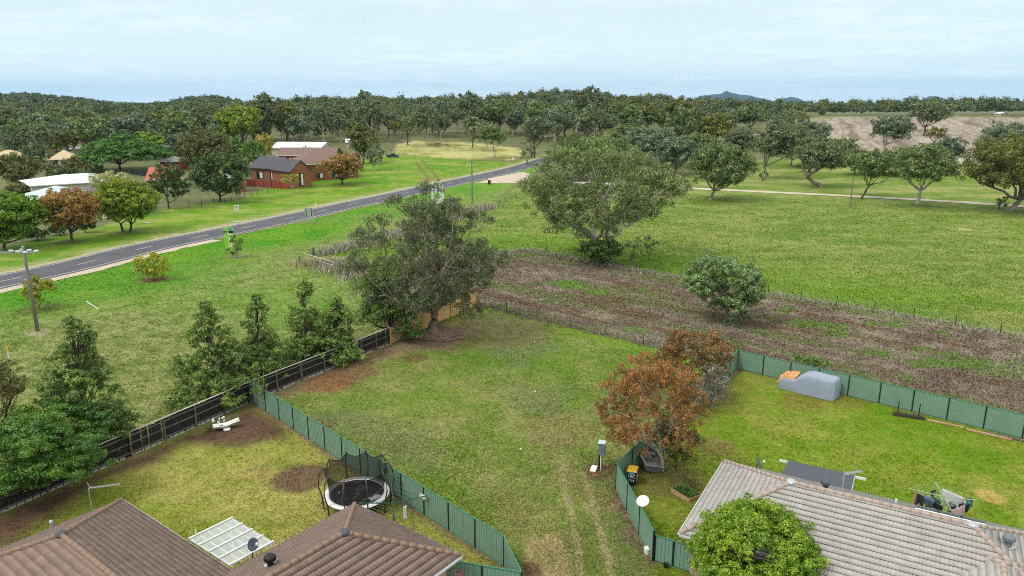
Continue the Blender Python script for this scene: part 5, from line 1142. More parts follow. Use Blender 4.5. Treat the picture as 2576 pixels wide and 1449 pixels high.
# --- power poles ---
M_pole = mat('pole_timber', (.27, .235, .21), .95, dirt=(.13, .11, .10), scale=2, stretch=(3, 3, .3), bump=.3); M_ins = mat('glass_insulator', (.62, .74, .76), .2, spec=.8)
M_cond = mat('conductor', (.45, .44, .42), .5, metal=.3)
x, y, z = G(95, 833); H = zat(x, y, 622); o = thing('power_pole', 'near timber power pole with a cluster of glass disc insulators at the left edge', 'power pole', (x, y, z))
MB().tube([(0, 0, -.2), (-.05, 0, H/2), (-.1, 0, H)], [.20, .17, .14], 12).build('pole', M_pole, o, smooth=True); MB().lathe((-.1, 0, H), [(.15, 0), (.15, .1)], 10).build('pole_cap', M_galv, o)
rd = Vector((.38, .925, 0)); cr = Vector((.93, -.37, 0)); hz = H-.55
MB().bar(V3((-.1, 0, hz))-cr*1.15, V3((-.1, 0, hz))+cr*1.15, .12, .12).build('crossarm', M_pole, o)
MB().bar(V3((-.08, 0, H-3.9))-cr*1.05-V3((0, 0, -.12)), V3((-.08, 0, H-3.9))+cr*1.1-V3((0, 0, .12)), .12, .14).build('crossarm', M_tim, o)
lead = Vector((-.93, -.12, 0))
for i, s in enumerate((-1.05, 0, 1.05)):
    a = V3((-.1, 0, hz+.1))+cr*s
    for k, dd in enumerate((rd, lead)):
        e = a+dd*.75; ins = MB(); ins.tube([a, e], .025, 6)
        for q in (.45, .60, .75): 
            c = a+dd*q; ins.tube([c-dd*.05, c-dd*.02, c+dd*.03], [.05, .16, .13], 12)
        ins.build('insulator', M_ins, o, smooth=True)
        far = e+dd*60+V3((0, 0, -.5)) if k else None
        if far is not None:
            MB().tube([e+(far-e)*t+V3((0, 0, -2.2*4*t*(1-t)*.35)) for t in np.linspace(0, 1, 12)], .022, 5).build('conductor', M_cond, o)
            MB().tube([a+rd*.6, a+rd*.1+V3((0, 0, -.3)), a+dd*.4+V3((0, 0, -.35)), e], .016, 5).build('jumper_wire', M_cond, o)
for (bx, by, ty, lb, armw) in ((1188, 512, 401, 'timber power pole beside the road behind the big leaning gum', 1.2), (2138, 523, 448, 'lone weathered pole in the paddock in front of the pale track', .0), (459, 335, 282, 'thin power pole rising out of the left woodland', 1.0), (1118, 352, 262, 'pale tall pole among the woodland trees beyond the dry grass', .9)):
    x, y, z = G(bx, by); H = zat(x, y, ty)-z; o = thing('power_pole', lb, 'power pole', (x, y, z)); MB().tube([(0, 0, -.3), (0, 0, H)], [.19, .13], 8).build('pole', M_pole, o)
    if armw: MB().bar((-armw, .2, H-.6), (armw, -.3, H-.6), .11, .11).build('crossarm', M_tim, o); [MB().lathe((s*armw*.8, 0, H-.55), [(.06, 0), (.08, .12), (.03, .2)], 8).build('insulator', M_ins, o) for s in (-1, 0, 1)]
# --- signs ---
def face_cam(x, y): return math.atan2(-x, y)*1.0   # yaw that turns local -Y to the camera
M_lime = mat('lime_sign', (.28, .62, .04), .5); M_bk = mat('sign_black', (.01, .01, .01), .5); M_sw = mat('sign_white', (.82, .82, .8), .5); M_blue = mat('sign_blue', (.08, .3, .55), .5)
x, y, z = G(580, 640); o = thing('sale_sign', 'lime green and white sale sign board on posts beside the road', 'sign', (x, y, z), face_cam(x, y)+R_(-8)); s = dist(x, y)/FPX
Ht = zat(x, y, 572)-z; w_ = 23*s; hb = 52*s; MB().box((0, 0, Ht-hb/2), (w_, .05, hb)).build('board', M_lime, o)
MB().box((0, -.03, Ht-.75), (w_, .02, .32)).build('stripe', M_bk, o); MB().box((.12*w_, -.03, Ht-.95-(hb-1.1)/2), (.26*w_, .022, hb-1.15)).build('white_strip', M_sw, o); MB().box((.18*w_, -.032, Ht-.3), (.34*w_, .02, .42)).build('logo_panel', M_blue, o)
m = MB()
for i in range(9): m.box((.12*w_, -.045, Ht-1.05-i*.21), (.15*w_*(.6+.4*((i*7) % 3)/2), .01, .11))
m.build('lettering', M_bk, o); m = MB()
for i in range(5): m.box((-.34*w_+i*.13, -.045, Ht-.75), (.09, .01, .14))
m.build('lettering', M_sw, o)
for sx_ in (-.45, .45): MB().box((sx_*w_, .06, Ht/2), (.09, .09, Ht)).build('post', mat('sign_post', (.05, .25, .15), .6), o)
# club sign with round discs
x, y, z = G(1101, 520); o = thing('town_sign', 'white frame sign full of small round club badges above the big leaning gum', 'sign', (x, y, z), face_cam(x, y)+R_(12)); s = dist(x, y)/FPX; Ht = zat(x, y, 457)-z
MB().box((-.1, 0, Ht-.35), (2.2, .06, .62)).build('header', M_sw, o)
disc = None
for r in range(5):
    for c in (-1.25, -.55, .55, 1.25):
        if (r == 3 and c == -.55) or (r == 4 and abs(c) < 1): continue
        MB().lathe((c+.05, 0, 0), [(.31, -.025), (.31, .025)], 18, Matrix.Rotation(math.pi/2, 3, 'X')).build('badge', M_sw, o, (0, 0, Ht-1.05-r*.66))
MB().box((.35, -.02, Ht-4.5), (1.75, .06, 1.15)).build('lower_panel', M_sw, o)
for c in (-.9, .9): MB().box((c, .05, Ht/2-.2), (.08, .08, Ht-.2)).build('post', M_sw, o)
for h in (1.35, 2.0, 2.65, 3.3): MB().box((0, .04, Ht-h+.3), (2.9, .04, .04)).build('crossbar', M_galv, o)
# back of direction sign
x, y, z = G(782, 566); o = thing('road_sign', 'grey back of a square road sign on one post by the road', 'sign', (x, y, z), face_cam(x, y)+R_(5)); s = dist(x, y)/FPX; Ht = zat(x, y, 523)-z
MB().box((-.25, .03, Ht-.85), (20*s, .03, 1.6)).build('board', M_galv, o)
for c in (-.75, .25): MB().box((c, -.02, Ht-.85), (.1, .05, 1.5)).build('bracket', M_bk, o)
MB().box((.1, 0, Ht/2-.2), (.09, .07, Ht-.4)).build('post', M_galv, o)
for (bx, by, ty, w0, lb, tx) in ((597, 543, 516, .95, 'small white sign with dark writing on the far lawn edge', 2), (1291, 414, 396, .75, 'white speed limit sign at the far bend of the road', 1)):
    x, y, z = G(bx, by); Ht = zat(x, y, ty)-z; o = thing('road_sign', lb, 'sign', (x, y, z), face_cam(x, y)); hb = w0*1.25; MB().box((0, 0, Ht-hb/2), (w0, .03, hb)).build('board', M_sw, o); MB().box((0, .04, Ht/2), (.06, .06, Ht)).build('post', M_galv, o); m = MB()
    if tx == 2:
        for i in range(3): m.box((0, -.025, Ht-.25-i*.3), (w0*(.8-.15*(i % 2)), .01, .1))
    else:
        m = MB(); n = 20
        for i in range(n): a = 6.283*i/n; b = 6.283*(i+1)/n; m.bar((.27*math.cos(a), -.025, Ht-.38+.27*math.sin(a)), (.27*math.cos(b), -.025, Ht-.38+.27*math.sin(b)), .012, .06)
    m.build('marking', M_bk if tx == 2 else mat('sign_red', (.5, .02, .02), .5), o)
# guide posts and marker
for (bx, by, lb) in ((794, 520, 'white guide post on the far road edge above the grey sign'), (149, 300+999, '')):
    if not lb: continue
    x, y, z = G(bx, by); o = thing('guide_post', lb, 'post', (x, y, z)); MB().box((0, 0, .55), (.12, .06, 1.1)).build('stake', M_white, o); MB().box((0, -.035, .92), (.06, .02, .12)).build('reflector', mat('reflector_red', (.4, .02, .02), .3), o)
x, y, z = G(23, 912); o = thing('marker_post', 'white and yellow topped marker post near the left edge', 'post', (x, y, z)); MB().tube([(0, 0, 0), (.02, 0, .35)], .05, 8).build('base', M_black, o); MB().tube([(.02, 0, .35), (.07, 0, 1.1)], .055, 8).build('stake', M_white, o); MB().tube([(.07, 0, 1.1), (.1, 0, 1.55)], .07, 8).build('yellow_band', mat('yellow_paint', (.75, .45, .03), .5), o)
a = G(217, 759); b = G(248, 779); tag(MB().tube([(0, 0, .06), (b[0]-a[0], b[1]-a[1], .06)], .05, 7).build('white_pipe', M_white, loc=a), 'thin white pipe lying on the grass near the power pole', 'pipe')
# --- wheelie bins ---
def bin_(loc, rz, label, lid, body, marks=False, s=1.0):
    o = thing('wheelie_bin', label, 'bin', loc, rz); m = MB()
    lo = [(-.22, -.24), (.22, -.24), (.22, .24), (-.22, .24)]; hi = [(-.28, -.32), (.28, -.32), (.28, .34), (-.28, .34)]
    m.add([(a, b, .06) for a, b in lo]+[(a, b, .95) for a, b in hi], [(3, 2, 1, 0), (4, 5, 6, 7), (0, 1, 5, 4), (1, 2, 6, 5), (2, 3, 7, 6), (3, 0, 4, 7)]); m.build('body', body, o, bevel=.03)
    m = MB(); m.add([(-.31, -.36, .95), (.31, -.36, .95), (.31, .36, .95), (-.31, .36, .95), (-.27, -.3, 1.04), (.27, -.3, 1.04), (.27, .3, 1.08), (-.27, .3, 1.08)], [(3, 2, 1, 0), (4, 5, 6, 7), (0, 1, 5, 4), (1, 2, 6, 5), (2, 3, 7, 6), (3, 0, 4, 7)]); m.build('lid', lid, o, bevel=.02)
    for sx_ in (-.24, .24): MB().lathe((0, 0, 0), [(.1, -.03), (.1, .03)], 14, Matrix.Rotation(math.pi/2, 3, 'Y')).build('wheel', M_black, o, (sx_, .30, .1))
    MB().tube([(-.24, .38, .92), (.24, .38, .92)], .02, 6).build('handle', M_black, o)
    if marks:
        text('lettering', '10C', .27, M_sw, o, (0, -.31, .66), (R_(86), 0, 0)); text('lettering', 'ON', .22, M_sw, o, (0, -.295, .38), (R_(86), 0, 0))
        text('lettering', '10C', .27, M_sw, o, (.285, 0, .62), (R_(86), 0, R_(90))); text('lettering', 'ON', .24, M_sw, o, (.265, 0, .36), (R_(86), 0, R_(90)))
        MB().box((0, -.315, .86), (.34, .03, .12)).build('badge', M_blue, o)
    o.scale = (s, s, s); return o
M_yl = mat('yellow_lid', (.78, .50, .01), .4, dirt=(.35, .2, .02), scale=14); bin_((*G(1590, 1218)[:2], 0), R_(38-58), 'black bin with yellow lid and white painted numbers behind the fence corner', M_yl, M_black, True, 1.08)
x, y, z = G(1231, 464); bin_((x, y, z), 1, 'small dark bin standing alone on the roadside gravel', M_black, M_black, False, 1.15)
# --- meter box ---
x, y, z = G(1508, 1180); o = thing('meter_box', 'grey electricity meter box on a post in the open block', 'meter box', (x, y, 0), R_(-18)); ht = zat(x, y, 1113)
M_mb = mat('meter_grey', (.16, .19, .21), .5, .08, 3); MB().box((.12, 0, ht-.42), (.42, .36, .84)).build('cabinet', M_mb, o, bevel=.01); m = MB(); m.add([(-.12, -.22, ht), (.36, -.22, ht), (.36, .22, ht+.06), (-.12, .22, ht+.06), (-.12, -.22, ht+.02), (.36, -.22, ht+.02), (.36, .22, ht+.09), (-.12, .22, ht+.09)], [(3, 2, 1, 0), (4, 5, 6, 7), (0, 1, 5, 4), (1, 2, 6, 5), (2, 3, 7, 6), (3, 0, 4, 7)]); m.build('lid', mat('pale_zinc', (.58, .66, .72), .4), o)
MB().box((-.03, 0, ht/2), (.1, .1, ht)).build('post', M_bk, o); MB().tube([(.08, -.1, 0), (.09, -.1, ht-.8)], .035, 8).build('conduit', M_white, o); MB().box((.13, -.185, ht-.5), (.03, .02, .1)).build('latch', M_bk, o)
x, y, z = G(1499, 1184); o = thing('pit_cover', 'white and red utility cover leaning at the foot of the meter box', 'cover', (x-.15, y, 0), R_(-20)); MB().box((0, 0, .12), (.38, .62, .12), M=Matrix.Rotation(R_(12), 3, 'X')).build('lid', M_white, o); MB().box((0, -.26, .03), (.42, .14, .1)).build('red_edge', mat('faded_red', (.5, .08, .06), .7), o)
tag(MB().lathe((0, 0, 0), [(.13, 0), (.17, .36), (.185, .37), (.175, .37), (.15, .33), (.145, .32)], 18).build('bucket', M_white, loc=(*G(1627, 1393)[:2], 0), smooth=False), 'white bucket on the ground outside the green fence', 'bucket')
tag(MB().lathe((0, 0, 0), [(.10, 0), (.15, .24), (.14, .24), (.1, .2)], 14).build('flower_pot', M_black, loc=(*G(1675, 1428)[:2], 0)), 'small black pot at the foot of the low green gate', 'pot')
# pink hoop on the short fence
o = thing('hoop', 'pink plastic ball hoop on the short green fence at the bottom', 'hoop', (*Gz(1152, 1440, 1.45), 1.45)); m = MB(); n = 20
m.tube([(.2*math.cos(6.283*i/n), .2*math.sin(6.283*i/n), 0) for i in range(n+1)], .02, 6, False); m.build('ring', mat('pink_plastic', (.75, .05, .25), .4), o); MB().box((.2, .1, -.12), (.06, .08, .3)).build('bracket', mat('pink_plastic', (.75, .05, .25), .4), o)
# --- dishes, antennas, vents ---
def dish(loc, rz, tilt, r, m_, label, mast=.5, lnb=True):
    o = thing('satellite_dish', label, 'satellite dish', loc, rz); M = Matrix.Rotation(tilt, 3, 'X'); d = MB(); prof = [(r*t, r*.22*(t*t-1)) for t in (1, .8, .6, .4, .2, .02)]
    vs = []; n = 28
    for a, b in prof: vs += [M @ Vector((a*math.cos(6.283*k/n), a*math.sin(6.283*k/n), b)) for k in range(n)]
    fs = [(i*n+k, i*n+(k+1) % n, (i+1)*n+(k+1) % n, (i+1)*n+k) for i in range(5) for k in range(n)]; d.add([v+Vector((0, 0, mast)) for v in vs], fs); q = d.build('reflector', m_, o, smooth=True); s = q.modifiers.new('s', 'SOLIDIFY'); s.thickness = .02
    MB().tube([(0, .12, 0), (0, .12, mast*.7), (0, .02, mast-.05)], .03, 7).build('mast', M_bk if m_ != M_white else M_galv, o)
    if lnb:
        e = M @ Vector((0, 0, r*.95))+Vector((0, 0, mast)); st = M @ Vector((0, -r*.98, 0))+Vector((0, 0, mast)); MB().tube([st, e], .014, 5).build('arm', M_bk, o); MB().box(e, (.09, .09, .12)).build('feed', M_white, o)
    return o
M_dish = mat('dish_grey', (.10, .13, .17), .4)
p = on_roof(640, 1402, hA, RA); dish((p[0], p[1], p[2]-.05), R_(60), R_(70), .30, M_dish, 'grey satellite dish on the brown tiled roof beside the patio roof', .75)
p = on_roof(1909, 1186, hB, RB); dish((p[0], p[1]+.1, p[2]-.1), R_(70), R_(62), .33, M_dish, 'black satellite dish at the far edge of the grey tiled roof', .55)
x, y = Gz(1617, 1260, 2.0); o = thing('round_table_top', 'white round disc standing on the green fence line, left of the grey house', 'dish', (x, y, 0)); M = Matrix.Rotation(R_(28), 3, 'X')@Matrix.Rotation(R_(-18), 3, 'Y'); MB().lathe((0, 0, 2.0), [(.02, -.08), (.2, -.06), (.36, 0), (.345, .01), (.0, .005)], 30, M).build('reflector', mat('clean_white', (.85, .87, .9), .4), o, smooth=True); MB().tube([(0, .05, 0), (0, .05, 1.92)], .04, 8).build('mast', M_galv, o)
o.name = 'satellite_dish'; o['category'] = 'satellite dish'; o['label'] = 'clean white round dish on a mast at the green fence, facing up'
def yagi(base, htop, ang, L_, label, nel=16, mastm=None):
    o = thing('tv_antenna', label, 'antenna', base); h = htop-base[2]; MB().tube([(0, 0, 0), (0, 0, h)], .022, 6).build('mast', mastm or M_galv, o); d = Vector((math.cos(ang), math.sin(ang), 0)); c = Vector((-d.y, d.x, 0)); m = MB(); m.bar((0, 0, h), d*L_+Vector((0, 0, h)), .03, .03); m.build('boom', M_galv, o); m = MB()
    for i in range(nel): p_ = d*(L_*(i+.6)/nel)+Vector((0, 0, h+.01)); m.bar(p_-c*.13, p_+c*.13, .014, .014); m.bar(p_-Vector((0, 0, .06)), p_+Vector((0, 0, .06)), .012, .012)
    for s in (-1, 1): m.bar(d*.1+Vector((0, 0, h)), d*-.05+Vector((0, 0, h+s*.28))+c*.1, .02, .02)
    m.build('elements', M_galv, o); return o
b = Gz(232, 1290, 2.55); th = hA.rotation_euler.z; zt = zat(b[0], b[1], 1228)
q2 = Gz(302, 1218, zt); yagi((b[0], b[1], 2.55), zt, math.atan2(q2[1]-b[1], q2[0]-b[0]), math.dist(q2, b), 'tall thin television antenna at the eave of the brown tiled roof')
p = on_roof(2118, 1244, hB, RB); zt = zat(p[0], p[1], 1193); q2 = Gz(2167, 1185, zt); yagi((p[0], p[1], p[2]-.05), zt, math.atan2(q2[1]-p[1], q2[0]-p[0]), math.dist(q2, p[:2]), 'television antenna on the ridge of the grey tiled roof')
def whirly(px, py, house, rects, label, m_, s=1.):
    p = on_roof(px, py, house, rects); o = thing('roof_vent', label, 'roof vent', p); MB().box((0, 0, .0), (.5, .5, .03), .5).build('flashing', M_galv, o); MB().lathe((0, 0, -.1), [(.15, 0), (.14, .38)], 14).build('neck', m_, o)
    m = MB(); m.lathe((0, 0, .26), [(.17, 0), (.25, .06), (.25, .22), (.2, .29), (.03, .33)], 18); t = m.build('turbine', m_, o, smooth=True); f = MB()
    for k in range(18): a = 6.283*k/18; f.bar((.245*math.cos(a), .245*math.sin(a), .33), (.26*math.cos(a+.25), .26*math.sin(a+.25), .47), .03, .012)
    f.build('fins', mat('vent_fin', (.25, .27, .29), .5) if m_ != M_black else M_bk, t); o.scale = (s, s, s)
whirly(681, 1426, hA, RA, 'black turbine vent on the brown tiled roof', M_black, 1.0); whirly(2076, 1232, hB, RB, 'dark turbine vent on the ridge of the grey tiled roof', mat('vent_dark', (.07, .085, .095), .45)); whirly(2535, 1376, hB, RB, 'grey turbine vent near the right edge of the grey tiled roof', mat('vent_grey', (.16, .18, .19), .45))
p = on_roof(2253, 1270, hB, RB); tag(MB().tube([(0, 0, -.2), (0, 0, .3)], .05, 8).build('vent_pipe', M_white, loc=p), 'short white vent pipe behind the ridge of the grey roof', 'pipe')
x, y = Gz(130, 1322, 2.6); tag(MB().tube([(0, 0, -.3), (0, 0, .12), (-.05, .02, .2)], [.1, .1, .05], 10).build('flue_pipe', M_galv, loc=(x, y, 2.7)), 'galvanised flue at the left eave of the brown roof', 'pipe')
# long solar collector on the back slope
pa_, pb_ = on_roof(2302, 1283, hB, RB), on_roof(2480, 1325, hB, RB); o = thing('solar_collector', 'long dark solar hot water collector on the back slope of the grey roof', 'solar collector', pa_); d = Vector(pb_)-Vector(pa_); back = Vector((.50, .866, -.35))*.55
m = MB(); up = Vector((0, 0, .16)); m.add([up, d+up, d+back+up*1.0, back+up, Vector((0, 0, .02)), d+Vector((0, 0, .02)), d+back, back], [(0, 1, 2, 3), (7, 6, 5, 4), (0, 4, 5, 1), (1, 5, 6, 2), (2, 6, 7, 3), (3, 7, 4, 0)]); m.build('panel', mat('collector', (.07, .085, .10), .35), o)
MB().bar(Vector((0, 0, .05))-back*.12, d+Vector((0, 0, .05))-back*.12, .1, .1).build('header_pipe', M_white, o)
for t in (.33, .66): MB().bar(d*t-back*.2+up*1.2, d*t+back*.9+up*1.2, .05, .04).build('strap', M_bk, o)
# --- trampoline ---
cx_, cy_ = Gz(898, 1240, .85); o = thing('trampoline', 'black round trampoline with white pad ring, net and curved poles', 'trampoline', (cx_, cy_, 0), 0); n = 48; R1, R0_ = 1.93, 1.60
m = MB(); prof = [(R1, .80), (R1+.02, .86), (R1-.06, .91), (R0_+.02, .90), (R0_, .86)]; vs = []
for a, b in prof: vs += [(a*math.cos(6.283*k/n), a*math.sin(6.283*k/n), b) for k in range(n)]
m.add(vs, [(i*n+k, i*n+(k+1) % n, (i+1)*n+(k+1) % n, (i+1)*n+k) for i in range(4) for k in range(n)]); m.build('pad_ring', M_white, o, smooth=True)
M_mat = mat('jump_mat', (.012, .012, .014), .7); MB().lathe((0, 0, 0), [(R0_+.03, .84), (R0_+.03, .865)], n).build('mat', M_mat, o)
M_lg = mat('mat_print', (.16, .17, .17), .7); m = MB(); m.tube([(.30*math.cos(6.283*k/20)*.8+.12, .55+.22*math.sin(6.283*k/20), .872) for k in range(21)], .035, 5, False); m.build('logo', M_lg, o); text('lettering', 'VULY', .42, M_lg, o, (.05, -.22, .87), (0, 0, R_(85)))
m = MB(); m.tube([((R1-.05)*math.cos(6.283*k/n), (R1-.05)*math.sin(6.283*k/n), .76) for k in range(n+1)], .035, 6, False); m.build('frame', M_bk, o)
NP = 10; tops = []
for k in range(NP):
    a = 6.283*(k+.3)/NP; c_, s_ = math.cos(a), math.sin(a); pp = [((R1+.04)*c_, (R1+.04)*s_, .0), ((R1+.10)*c_, (R1+.10)*s_, .8), ((R1+.28)*c_, (R1+.28)*s_, 1.5), ((R1+.22)*c_, (R1+.22)*s_, 2.2), ((R1-.02)*c_, (R1-.02)*s_, 2.72)]
    MB().tube(pp, .045, 7).build('pole', mat('pole_sleeve', (.05, .052, .058), .7), o, smooth=True); tops.append((R1-.02, a, 2.66))
netm = bpy.data.materials.new('net_mesh'); netm.use_nodes = True; q = netm.node_tree; p_ = q.nodes['Principled BSDF']; p_.inputs['Base Color'].default_value = (.01, .01, .01, 1); p_.inputs['Roughness'].default_value = .9; p_.inputs['Alpha'].default_value = .72
vs = []; KN = 8; NS = NP*KN; rows = 9
for j in range(rows):
    for i in range(NS):
        f = i/KN; a = 6.283*(.3+f)/NP; sag = math.sin(math.pi*(f % 1)); top_z = 2.62-.20*sag; top_r = (R1-.04)-.22*sag; t = j/(rows-1); rr = R0_+.02+(top_r-R0_)*t-.12*math.sin(math.pi*t)*.5; vs.append((rr*math.cos(a), rr*math.sin(a), .88+(top_z-.88)*t))
nm = MB(); nm.add(vs, [(j*NS+i, j*NS+(i+1) % NS, (j+1)*NS+(i+1) % NS, (j+1)*NS+i) for j in range(rows-1) for i in range(NS)]); nt_ = nm.build('net', netm, o, smooth=True)
e = MB(); e.tube([vs[(rows-1)*NS+i % NS] for i in range(NS+1)], .018, 5, False); e.build('net_edge', M_bk, nt_)
MB().bar((-.55, -1.5, .9), (-.75, -.1, 1.9), .03, .05).build('zip', mat('orange_zip', (.55, .12, .05), .6), nt_)
def blob(name, label, cat, loc, r, m_, sq=.6, seed=0):
    rng = np.random.default_rng(seed); M = MB(); M.lathe((0, 0, 0), [(r*math.cos(t), r*sq*(1+math.sin(t))) for t in np.linspace(-1.5, 1.5, 8)], 14); M.v = [tuple(np.array(v)*(1+.18*rng.normal())) for v in M.v] if seed else M.v
    return tag(M.build(name, m_, loc=loc, smooth=True), label, cat)
blob('ball', 'small white ball on the trampoline mat', 'ball', (cx_-1.05, cy_-.15, .87), .07, M_white, 1.0)
blob('shoe', 'dark grey shoe pair on the trampoline near the roof', 'shoe', (cx_-.55, cy_-1.0, .87), .17, mat('grey_cloth', (.12, .12, .12), .9), .4, 3)
blob('cushion', 'small dark cushion on the trampoline near its ladder', 'cushion', (cx_+.75, cy_-.95, .87), .17, mat('olive_cloth', (.10, .09, .07), .9), .4, 4)
fold = MB(); rng = np.random.default_rng(8); g = [[(i*.1, j*.09, .05*rng.random()+.03*math.sin(i*1.3)) for i in range(9)] for j in range(6)]; fold.add([q for r in g for q in r], [(j*9+i, j*9+i+1, (j+1)*9+i+1, (j+1)*9+i) for j in range(5) for i in range(8)])
tag(fold.build('towel', mat('striped_towel', (.70, .74, .78), .9, .3, 5), loc=(cx_+1.12, cy_-1.1, .91), rz=R_(50)), 'white and blue towel lying on the trampoline rim', 'towel')
# --- rotary clothesline with a white sheet, left yard ---
M_cl = mat('clothesline_green', (.03, .10, .07), .5); x, y, z = G(991, 1316); zt = zat(x, y, 1252); ar = zt-.35; o = thing('clothesline', 'dark green rotary clothesline between the trampoline and the roof corner', 'clothesline', (x, y, 0)); MB().tube([(0, 0, 0), (0, 0, zt)], .045, 8).build('mast', M_cl, o)
ends = []
for k in range(4):
    a = R_(12+90*k); e = Vector((1.95*math.cos(a), 1.95*math.sin(a), ar+.25)); ends.append(e); MB().bar((0, 0, ar), e, .05, .05).build('arm', M_cl, o); MB().bar((0, 0, zt-.05), e*.55+Vector((0, 0, (ar)*.45)), .02, .02).build('stay', M_cl, o)
m = MB()
for f in (.5, .7, .98):
    for k in range(4): a_, b_ = ends[k], ends[(k+1) % 4]; m.tube([(a_.x*f, a_.y*f, ar+.25*f), (b_.x*f, b_.y*f, ar+.25*f)], .005, 4)
m.build('line', M_wire, o)
def cloth(name, label, cat, p, q, drop, m_, shape='rect', group=None, seed=0):
    """a garment pegged along p..q hanging 'drop' metres"""
    p = Vector(p); q = Vector(q); L_ = (q-p).length; d = (q-p)/L_; nrm = Vector((-d.y, d.x, 0)); rng = random.Random(seed); nx_, nz_ = 10, 7; M = MB(); ph = rng.random()*6; vs = []
    for j in range(nz_+1):
        for i in range(nx_+1):
            u, v = i/nx_, j/nz_; w__ = 1.
            if shape == 'shirt': w__ = 1.0 if v < .35 else .62
            if shape == 'trousers': u2 = u
            if shape == 'sock': w__ = 1. if v > .7 else .7
            uu = .5+(u-.5)*w__; wob = .05*math.sin(u*9+ph)*(.3+v)+.03*math.sin(u*17+v*4); zz = -v*drop
            if shape == 'trousers' and v > .35: gap = (v-.35)*.24; uu = u*(.5-gap)/.5 if u < .5 else 1-(1-u)*(.5-gap)/.5
            vs.append(Vector((0, 0, 0))+d*(uu*L_)+nrm*wob+Vector((0, 0, zz)))
    fs = []
    for j in range(nz_):
        for i in range(nx_):
            if shape == 'trousers' and j/nz_ > .35 and i in (4, 5): continue
            fs.append((j*(nx_+1)+i, j*(nx_+1)+i+1, (j+1)*(nx_+1)+i+1, (j+1)*(nx_+1)+i))
    M.add(vs, fs); ob = M.build(name, m_, loc=p, smooth=True); s = ob.modifiers.new('s', 'SOLIDIFY'); s.thickness = .012; return tag(ob, label, cat, group)
def onl(k, f, t): a_, b_ = ends[k]*f, ends[(k+1) % 4]*f; v = a_.lerp(b_, t); return (x+v.x, y+v.y, ar+.25*f)
cloth('sheet', 'narrow white cloth hanging from the dark green rotary clothesline', 'cloth', onl(3, .7, .38), onl(3, .7, .52), .85, M_white)
cloth('towel', 'small white cloth on the far arm of the dark green clothesline', 'cloth', onl(0, .98, .02), onl(0, .98, .18), .3, M_white)
# --- loaded rotary clothesline, right yard ---
lz = 1.85; x, y = Gz(2376, 1246, lz); o = thing('clothesline', 'pale rotary clothesline loaded with washing behind the grey roof', 'clothesline', (x, y, 0)); M_cg = mat('clothesline_pale', (.36, .45, .34), .5); MB().tube([(0, 0, 0), (0, 0, lz)], .04, 8).build('mast', M_cg, o)
cor = [Gz(2287, 1229, lz), Gz(2352, 1213, lz), Gz(2458, 1259, lz), Gz(2392, 1284, lz)]; cor = [Vector((c[0]-x, c[1]-y, lz)) for c in cor]
for c in cor: MB().bar((0, 0, lz-.1), c, .035, .035).build('arm', M_cg, o); MB().bar((0, 0, lz-.7), (c.x*.55, c.y*.55, lz-.02), .025, .025).build('strut', M_cg, o)
m = MB()
for f in (.34, .5, .66, .82, 1.0):
    for k in range(4): a_, b_ = cor[k], cor[(k+1) % 4]; m.tube([(a_.x*f, a_.y*f, lz+.01), (b_.x*f, b_.y*f, lz+.01)], .006, 4)
m.build('line', M_cg, o)
C_ = lambda n_, c, v=.15: mat(n_, c, .9, v, 6)
def cl2(k, f, t0, t1): 
    a_, b_ = cor[k]*f, cor[(k+1) % 4]*f; g = lambda t: (x+a_.x+(b_.x-a_.x)*t, y+a_.y+(b_.y-a_.y)*t, lz); return g(t0), g(t1)
GRP = 'washing on the pale clothesline'
